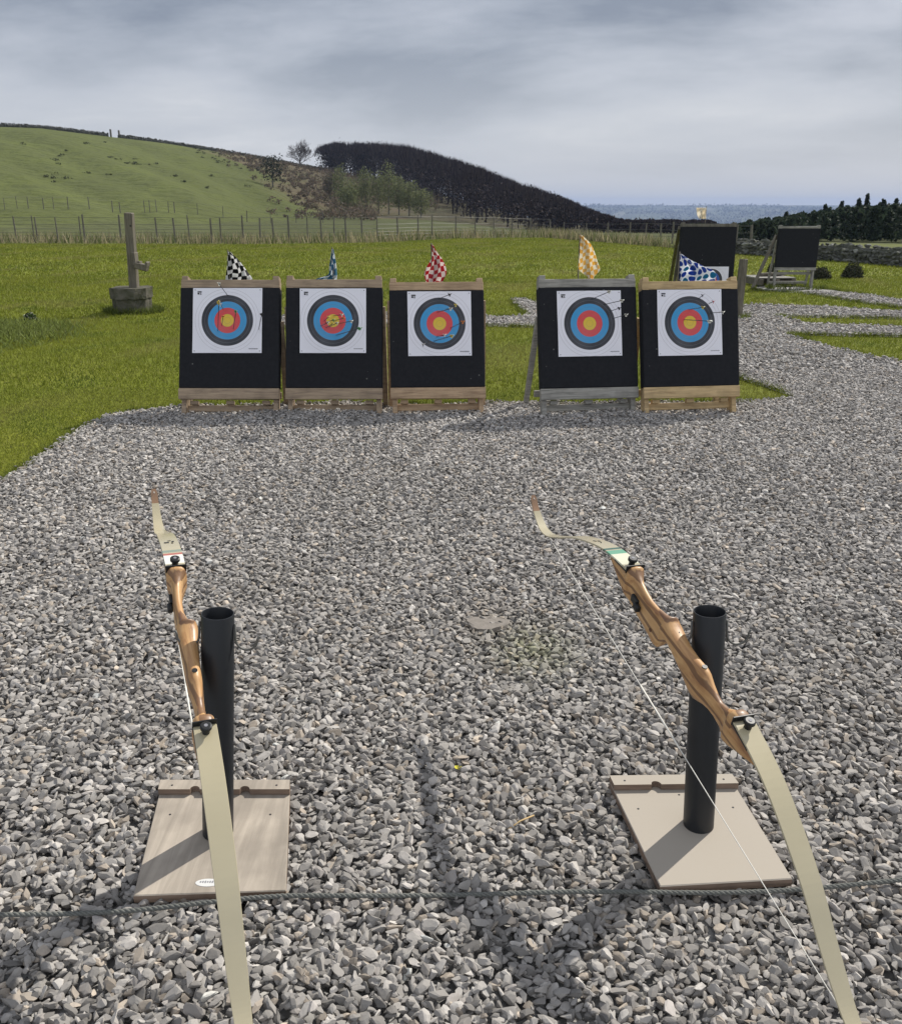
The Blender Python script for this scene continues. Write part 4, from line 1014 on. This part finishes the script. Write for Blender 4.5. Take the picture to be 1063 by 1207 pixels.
for px, lab in ((140, 'gate post at the left side of the gap in the hilltop wall'), (149.5, 'gate post at the right side of the gap in the hilltop wall')):
    q = ridgept(px, -1); tag(MB().box((0, 0, .6), (.30, .30, 1.5), None, .03).build('gate_post', m_post), lab, 'post', 'gate posts on the hilltop').location = q

# ------------------------------------------------------------------ wire fences
def fence(name, posts, hgt, rad, label, wires, zf, group=None):
    P0 = zf(posts[0]); root = empty(name, P0, 0, label, 'fence', group); O = Vector(P0); pts = []
    for k, px in enumerate(posts):
        q = Vector(zf(px))-O; pts.append(q); hh = hgt*random.uniform(.92, 1.08); lean = random.uniform(-.03, .03)
        rr_ = rad*random.uniform(.8, 1.35)
        MB().tube([q+Vector((0, 0, -.1)), q+Vector((lean*.5, 0, hh*.6)), q+Vector((lean, 0, hh))], [rr_, rr_*.95, rr_*.85], 7).build('post', m_post, root)
    mb = MB()
    for wz in wires:
        mb.tube([p+Vector((0, -rad, hgt*wz+random.uniform(-.015, .015))) for p in pts], .006, 4)
    mb.build('wire', m_wire, root)
    return root
def fl(px):
    ys = [(0, 285), (300, 286), (440, 284.5), (540, 279.5), (640, 277), (690, 279), (800, 287), (866, 292)]
    py = np.interp(px, [a for a, _ in ys], [b for _, b in ys]); p = gp(px, py, 0); a = math.atan2(p[0], p[1]); p[2] = hfun(a, math.hypot(p[0], p[1])) ; return p
fence('wire_fence', [-60, -8, 20, 41, 45, 69, 96, 100.5, 143, 158, 186, 207, 224, 250, 261, 287, 307, 323, 341, 363, 379, 394, 408, 427, 445, 469, 493, 509, 537, 560, 582, 603, 625, 648], 1.02, .030, 'post and wire fence with netting along the far left edge of the lawn', (.12, .25, .38, .52, .68, .95), fl)
fence('wire_fence', [664, 690, 716, 742, 760, 778, 792, 828, 846, 866, 884], .80, .04, 'post and wire fence running down behind the lawn towards the stone wall', (.35, .65, .95), fl)
def fl2(px): return on_terr(px, 82)
fence('wire_fence', [-30, 5, 20, 33, 51, 63, 80, 105, 132, 141, 170, 176, 184, 198, 205, 232, 262, 290, 318, 348, 380], .90, .030, 'distant thin post and wire fence at the foot of the green hill', (.5, .95), fl2)

# ------------------------------------------------------------------ trees
def branchy(mb, p, d, ln, rad, depth, r, spread=.55, up=.12):
    q = p+d*ln; mb.tube([p, p+d*ln*.5+Vector((r.uniform(-1, 1), r.uniform(-1, 1), 0))*ln*.05, q], [rad, rad*.85, rad*.68], 5 if depth > 2 else 3, cap=False)
    if depth == 0: return
    for k in range(3 if depth > 1 else 4):
        nd = (d+Vector((r.uniform(-1, 1), r.uniform(-1, 1), r.uniform(-.5, .8)))*spread+Vector((0, 0, up))).normalized()
        branchy(mb, p+d*ln*(1 if k < 2 else r.uniform(.5, .9)), nd, ln*r.uniform(.62, .85), rad*.62, depth-1, r, spread, up)
# lone bare tree on the ridge
q = ridgept(356, 2); root = empty('bare_tree', q, 0, 'lone leafless tree with a round crown on the skyline, left of the dark wood', 'tree')
MB().tube([(0, 0, -.5), (.05, 0, .8), (0, .05, 1.5)], [.24, .19, .17], 8).build('trunk', m_post, root)
mb = MB(); rd = random.Random(5)
for k in range(9):
    an = k*2.4; tt_ = .35+.12*k; branchy(mb, Vector((0, 0, 1.0+.12*k)), Vector((math.cos(an)*(1.25-tt_*.6), math.sin(an)*(1.25-tt_*.6), .35+tt_*.6)).normalized(), 1.3, .075, 5, rd, .7, .06)
for v_ in leafcloud(1500, crownfn(2.4, 3.6, 1.3, 1.1), .10, ((.1, .1, .1),), np.random.RandomState(6))[0].reshape(-1, 3, 3): mb.add(v_, [(0, 1, 2)])
crown = mb.build('crown', mat('bare_twigs', (.075, .06, .05), .95, .1), root)
mw = max(abs(v.co.x) for v in crown.data.vertices); mh = max(v.co.z for v in crown.data.vertices)
sx = (16*216/FPX)/mw; sz_ = (31*216/FPX)/mh; crown.scale = (sx, sx, sz_); root.children[0].scale = (1, 1, sz_)

TW = ((.035, .028, .030), (.05, .04, .04), (.028, .024, .028), (.065, .052, .048))
# dark leafless wood on the hill: one mass
r = np.random.RandomState(61); VV, FF, CC = [], [], []; b = 0
tops_x = [378, 388, 400, 440, 480, 540, 600, 660, 700, 740, 790, 830]; tops_y = [173, 169, 168, 168, 172, 190, 212, 232, 248, 259, 266, 268]
def addc(v, f, c_):
    global b
    VV.append(v); FF.append(f+b); CC.append(c_); b += len(v)
def twigtree(px, d, hgt, wd, r, n=110, cols=TW, sz=.20, z0=.06):
    q = on_terr(px, d)
    v, f, c_ = leafcloud(n, crownfn(wd, hgt*(1-z0), hgt*z0, r.rand()*9), sz, cols, r); addc(v+q, f, c_)
    # upright fine twigs give the feathery outline
    k = n//2; a = r.rand(k)*2*np.pi; rr2 = wd*np.sqrt(r.rand(k)); x = rr2*np.cos(a); y = rr2*np.sin(a); z = hgt*(.62+.3*np.sqrt(np.clip(1-(rr2/wd)**2, 0, 1)))
    base = np.stack([x, y, z], -1); out = np.stack([x*.3/wd, y*.3/wd, np.ones(k)], -1)*(.10+.10*r.rand(k, 1))*hgt
    wv = np.array([.05, .02, 0]); v = np.stack([base-wv, base+wv, base+out], 1).reshape(-1, 3); c3 = np.repeat(np.array(cols)[r.randint(0, len(cols), k)], 3, 0)
    addc(v+q, np.arange(3*k).reshape(-1, 3), c3)
    t = np.array([[-.07, 0, -.3], [.07, 0, -.3], [.04, 0, hgt*.7], [-.04, 0, hgt*.7]])*1.0; tv = np.concatenate([t, t[:, [1, 0, 2]]])+q
    addc(tv, np.array([[0, 1, 2], [0, 2, 3], [4, 5, 6], [4, 6, 7]]), np.tile(np.array(TW[1]), (8, 1)))
for _ in range(640):
    px = r.uniform(384, 845); dr = float(np.interp(px, RIDGE_X, RIDGE_D)); f_ = r.rand()**.8
    dmin = np.interp(px, [384, 440, 500, 560, 700, 840], [208, 190, 150, 112, 92, 84]); d = dmin+(dr+8-dmin)*f_
    ty = np.interp(px, tops_x, tops_y)
    # heights follow the wood's outline at its back edge
    gz = on_terr(px, d)[2]; dist_top = H+elev(px, ty+abs(r.randn())*3.2+(1-f_)*1)*d-gz
    hgt = min(dist_top, r.uniform(7.0, 9.5)) if f_ < .8 else dist_top
    hgt = max(2.2, min(hgt, 11)) if px < 700 else max(1.2, min(hgt, 4))
    twigtree(px, d, hgt, hgt*.27+.4, r, 170)
wood = mk('leafless_wood', np.concatenate(VV), np.concatenate(FF), m_twig, col=np.concatenate(CC)); tag(wood, 'dark leafless wood covering the right shoulder of the hill', 'wood', kind='stuff')
# pale green young trees in front of the wood
GB = ((.14, .16, .07), (.18, .195, .09), (.11, .125, .06))
yt = [(402, 8.4, 132), (418, 7.0, 128), (431, 9.2, 126), (446, 8.2, 124), (458, 9.4, 122), (470, 7.0, 120), (482, 6.6, 118), (496, 5.4, 116), (390, 6.5, 138), (410, 5.6, 120)]
labs = ['tallest', 'short']
desc = ['pale young tree second from the left in the row before the dark wood', 'rounded pale green young tree left of the tallest pair before the wood', 'tall pale green young tree at the left of the tallest pair before the wood', 'pale green young tree between the two tallest before the wood', 'tallest pale green young tree with a pointed top before the wood', 'pale young tree just right of the tallest one before the wood', 'grey green young tree near the right end of the row before the wood', 'lowest grey green young tree at the right end of the row before the wood', 'brownish young tree at the left end of the row before the wood', 'short bushy young tree in front of the row before the wood']
for k, (px, hgt, d) in enumerate(yt):
    r = np.random.RandomState(70+k); q = on_terr(px, d); root = empty('young_tree', q, 0, desc[k], 'tree', 'young trees in front of the wood')
    hgt *= .60
    MB().tube([(0, 0, -.3), (.05, 0, hgt*.5), (0, 0, hgt*.9)], [.10, .06, .02], 6).build('trunk', mat('pale_bark', (.16, .15, .13), .9) if k == 0 else bpy.data.materials['pale_bark'], root)
    v, f, c_ = leafcloud(1700, crownfn(1.3+.25*math.sin(k*2.1), hgt*.95, hgt*.12, k*1.3), .12, GB if k != 8 else ((.12, .10, .08), (.10, .10, .065)), r); mk('crown', v, f, m_blade, root, col=c_)
# dark bush tree on the slope
q = on_terr(323, 136); root = empty('hill_tree', q, 0, 'small dark green tree alone on the brown slope below the ridge wall', 'tree'); r = np.random.RandomState(81)
MB().tube([(0, 0, -.4), (0, 0, 2.4)], [.14, .06], 6).build('trunk', m_post, root)
v, f, c_ = leafcloud(900, crownfn(1.9, 3.9, .55, 2.2), .16, ((.035, .042, .026), (.05, .055, .035)), r); mk('crown', v, f, m_twig, root, col=c_)
# brown brush and scattered gorse clumps on the slope
VV, FF, CC = [], [], []; b = 0; r = np.random.RandomState(83)
for _ in range(1900):
    px = r.uniform(255, 520); d = r.uniform(95, 214); t = (d-62)/(216-62)
    if px < 250+150*(1-t)+r.randn()*25 or (px > 440 and d < 140): continue
    q = on_terr(px, d); hh = r.uniform(.2, .7) if px < 380 else r.uniform(.5, 1.7)
    v, f, c_ = leafcloud(26, crownfn(hh*.9, hh, 0, r.rand()*9), .16, ((.13, .10, .075), (.105, .085, .062), (.085, .082, .05), (.15, .115, .085)), r); addc(v+q, f, c_)
for (cx_, cy_, n_, w_) in ((75, 130, 16, 45), (150, 140, 14, 30), (60, 118, 8, 25), (238, 178, 14, 16), (262, 165, 14, 25), (270, 140, 6, 20), (215, 125, 10, 30), (105, 165, 5, 30), (255, 192, 12, 14)):
    for _ in range(n_):
        if r.rand() < .45: continue
        px = cx_+r.randn()*w_*.5; d = cy_+r.randn()*5-(px-cx_)*.25; q = on_terr(px, d); hh = r.uniform(.12, .34)
        v, f, c_ = leafcloud(22, crownfn(hh*1.7, hh, -.05, r.rand()*9), .14, ((.045, .055, .025), (.07, .075, .035)), r); addc(v+q, f, c_)
tag(mk('hill_scrub', np.concatenate(VV), np.concatenate(FF), m_blade, col=np.concatenate(CC)), 'brown brush and dark gorse clumps on the hillside', 'scrub', kind='stuff')
# conifer wood on the right: one mass, the tallest trees on its skyline as trees
CN = ((.022, .036, .022), (.032, .048, .028), (.042, .056, .034))
def conifer(h, w_, r, n, sz):
    z = r.rand(n)**.8; tier = np.floor(z*9)/9; rad = w_*(1-z)*(.75+.35*((z-tier)*9 < .5))+.05; a = r.rand(n)*2*np.pi; q_ = np.sqrt(r.rand(n))
    return lambda m, r2: np.stack([np.cos(a)*rad*q_, np.sin(a)*rad*q_, h*(.08+.92*z)], -1)
ctx = [820, 860, 880, 910, 940, 960, 985, 1000, 1020, 1040, 1063, 1200, 1500]; cty = [269, 264, 259, 256, 250, 247, 244, 241, 238, 239, 237, 225, 205]
VV, FF, CC = [], [], []; b = 0; r = np.random.RandomState(91)
for _ in range(720):
    px = 815+515*r.rand()**1.5; d = r.uniform(48, 82); ty = np.interp(px, ctx, cty)
    q = on_terr(px, d); hgt = H+elev(px, ty+abs(r.randn())*2.2+ (d < 66)*3)*d-q[2]; hgt *= r.uniform(.86, 1.02); hgt = max(.7, hgt)
    v, f, c_ = leafcloud(170, conifer(hgt, min(.8, hgt*.34+.25), r, 170, .1), .13, CN, r); addc(v+q, f, c_)
tag(mk('conifer_wood', np.concatenate(VV), np.concatenate(FF), m_blade, col=np.concatenate(CC)), 'dark green conifer wood rising behind the stone wall on the right', 'wood', kind='stuff')
for k, (px, ty, lab) in enumerate([(1021, 229, 'tallest pointed conifer on the skyline of the right hand wood'), (1012, 234, 'pointed conifer just left of the tallest one on the right skyline'), (992, 237.5, 'slim conifer on the right skyline above the rightmost bush'), (973, 241, 'conifer on the right skyline above the right edge of the far board'), (1041, 235, 'conifer on the right skyline, second from the picture edge'), (1056, 234, 'conifer on the right skyline nearest the picture edge'), (928, 250, 'small conifer on the skyline just above the top of the far right board')]):
    r = np.random.RandomState(100+k); q = on_terr(px, 62); hgt = H+elev(px, ty)*62-q[2]; root = empty('conifer', q, 0, lab, 'tree', 'conifers on the right skyline')
    MB().tube([(0, 0, -.2), (0, 0, hgt*.98)], [.08, .015], 6).build('trunk', m_post, root)
    v, f, c_ = leafcloud(700, conifer(hgt, .55, r, 700, .1), .09, CN, r); mk('crown', v, f, m_blade, root, col=c_)

# hedgerow trees and woods scattered over the far plain
VV, FF, CC = [], [], []; b = 0; r = np.random.RandomState(97)
for _ in range(520):
    d = r.uniform(1100, 4300); px = r.uniform(560, 1063); q = on_terr(px, d); q = q+np.array([0, 0, -2.5])
    L_ = r.uniform(15, 120); n = 40
    pts = np.stack([(r.rand(n)-.5)*L_*2, (r.rand(n)-.5)*14, r.rand(n)*r.uniform(6, 12)], -1)
    v, f, c_ = leafcloud(n, lambda m, r2: pts, 5.0, ((.04, .05, .035), (.05, .06, .045)) if r.rand() < .98 else ((.2, .19, .17),), r); addc(v+q, f, c_)
tag(mk('far_hedges', np.concatenate(VV), np.concatenate(FF), m_twig, col=np.concatenate(CC)), 'hedges and copses scattered over the hazy far plain', 'hedges', kind='stuff')

# ------------------------------------------------------------------ small things on the gravel
def straw(px, py, ang, ln, lab, m, rad=.0016):
    q = gp(px, py, .034); o = MB().tube([(-ln/2, 0, 0), (0, .002, .004), (ln/2, 0, .001)], rad, 6).build('straw', m, None, True); o.location = q; o.rotation_euler = (0, 0, ang); return tag(o, lab, 'straw')
m_str = mat('dry_straw', (.50, .36, .18), .8)
straw(614, 970, R(38), .085, 'short pale straw stem lying on the gravel between the two stands', m_str, .0020)
q = gp(540, 906, .034); fr_ = empty('dandelion', q, 0, 'tiny yellow flower head on the gravel, left of the straw stem', 'flower')
mb = MB(); rd = random.Random(3)
for k in range(26):
    an = rd.uniform(0, 6.28); rr_ = rd.uniform(.003, .011); mb.add([(0, 0, 0), (math.cos(an)*rr_, math.sin(an)*rr_, .006), (math.cos(an+.5)*rr_, math.sin(an+.5)*rr_, .004)], [(0, 1, 2)])
mb.build('petals', mat('yellow_petals', (.65, .60, .05), .7), fr_)
V = []; F = []
q = gp(574, 733, .034); r = np.random.RandomState(8); n = 22
for z, k_ in ((-.02, 1.02), (-.004, 1.0), (-.001, .93)):
    for k in range(n): an = 2*math.pi*k/n; rr_ = (1+.12*math.sin(an*3+1)+.08*r.randn())*k_; V.append((math.cos(an)*.075*rr_, math.sin(an)*.055*rr_, z))
F = [(i*n+k, i*n+(k+1) % n, (i+1)*n+(k+1) % n, (i+1)*n+k) for i in range(2) for k in range(n)]+[tuple(2*n+k for k in range(n))]
o = mk('flat_stone', V, F, mat('brown_slate', (.24, .215, .19), .9, noise=(40, .5, (.13, .12, .10)), bump=(60, .5, .004))); o.location = q; tag(o, 'flat brownish stone half buried in the gravel, midway to the targets', 'stone')

# ------------------------------------------------------------------ haze: closed box round the camera and all the land
hz = MB(); hx, hy0, hy1, hz0, hz1 = 4900, -4900, 4900, -90, 32
hz.add([(x, y, z) for x in (-hx, hx) for y in (hy0, hy1) for z in (hz0, hz1)], [(0, 1, 3, 2), (4, 6, 7, 5), (0, 4, 5, 1), (2, 3, 7, 6), (0, 2, 6, 4), (1, 5, 7, 3)])
m_h = bpy.data.materials.new('haze_air'); m_h.use_nodes = True; nt = m_h.node_tree; nt.nodes.clear()
pv = N(nt, 'ShaderNodeVolumePrincipled', i_Density=0.00021, i_Anisotropy=0.0); pv.inputs['Color'].default_value = (.50, .64, .95, 1)
ou = N(nt, 'ShaderNodeOutputMaterial'); L(nt, pv.outputs[0], ou.inputs['Volume'])
tag(hz.build('haze', m_h), 'thin bluish haze over the far plain', 'haze', kind='stuff')
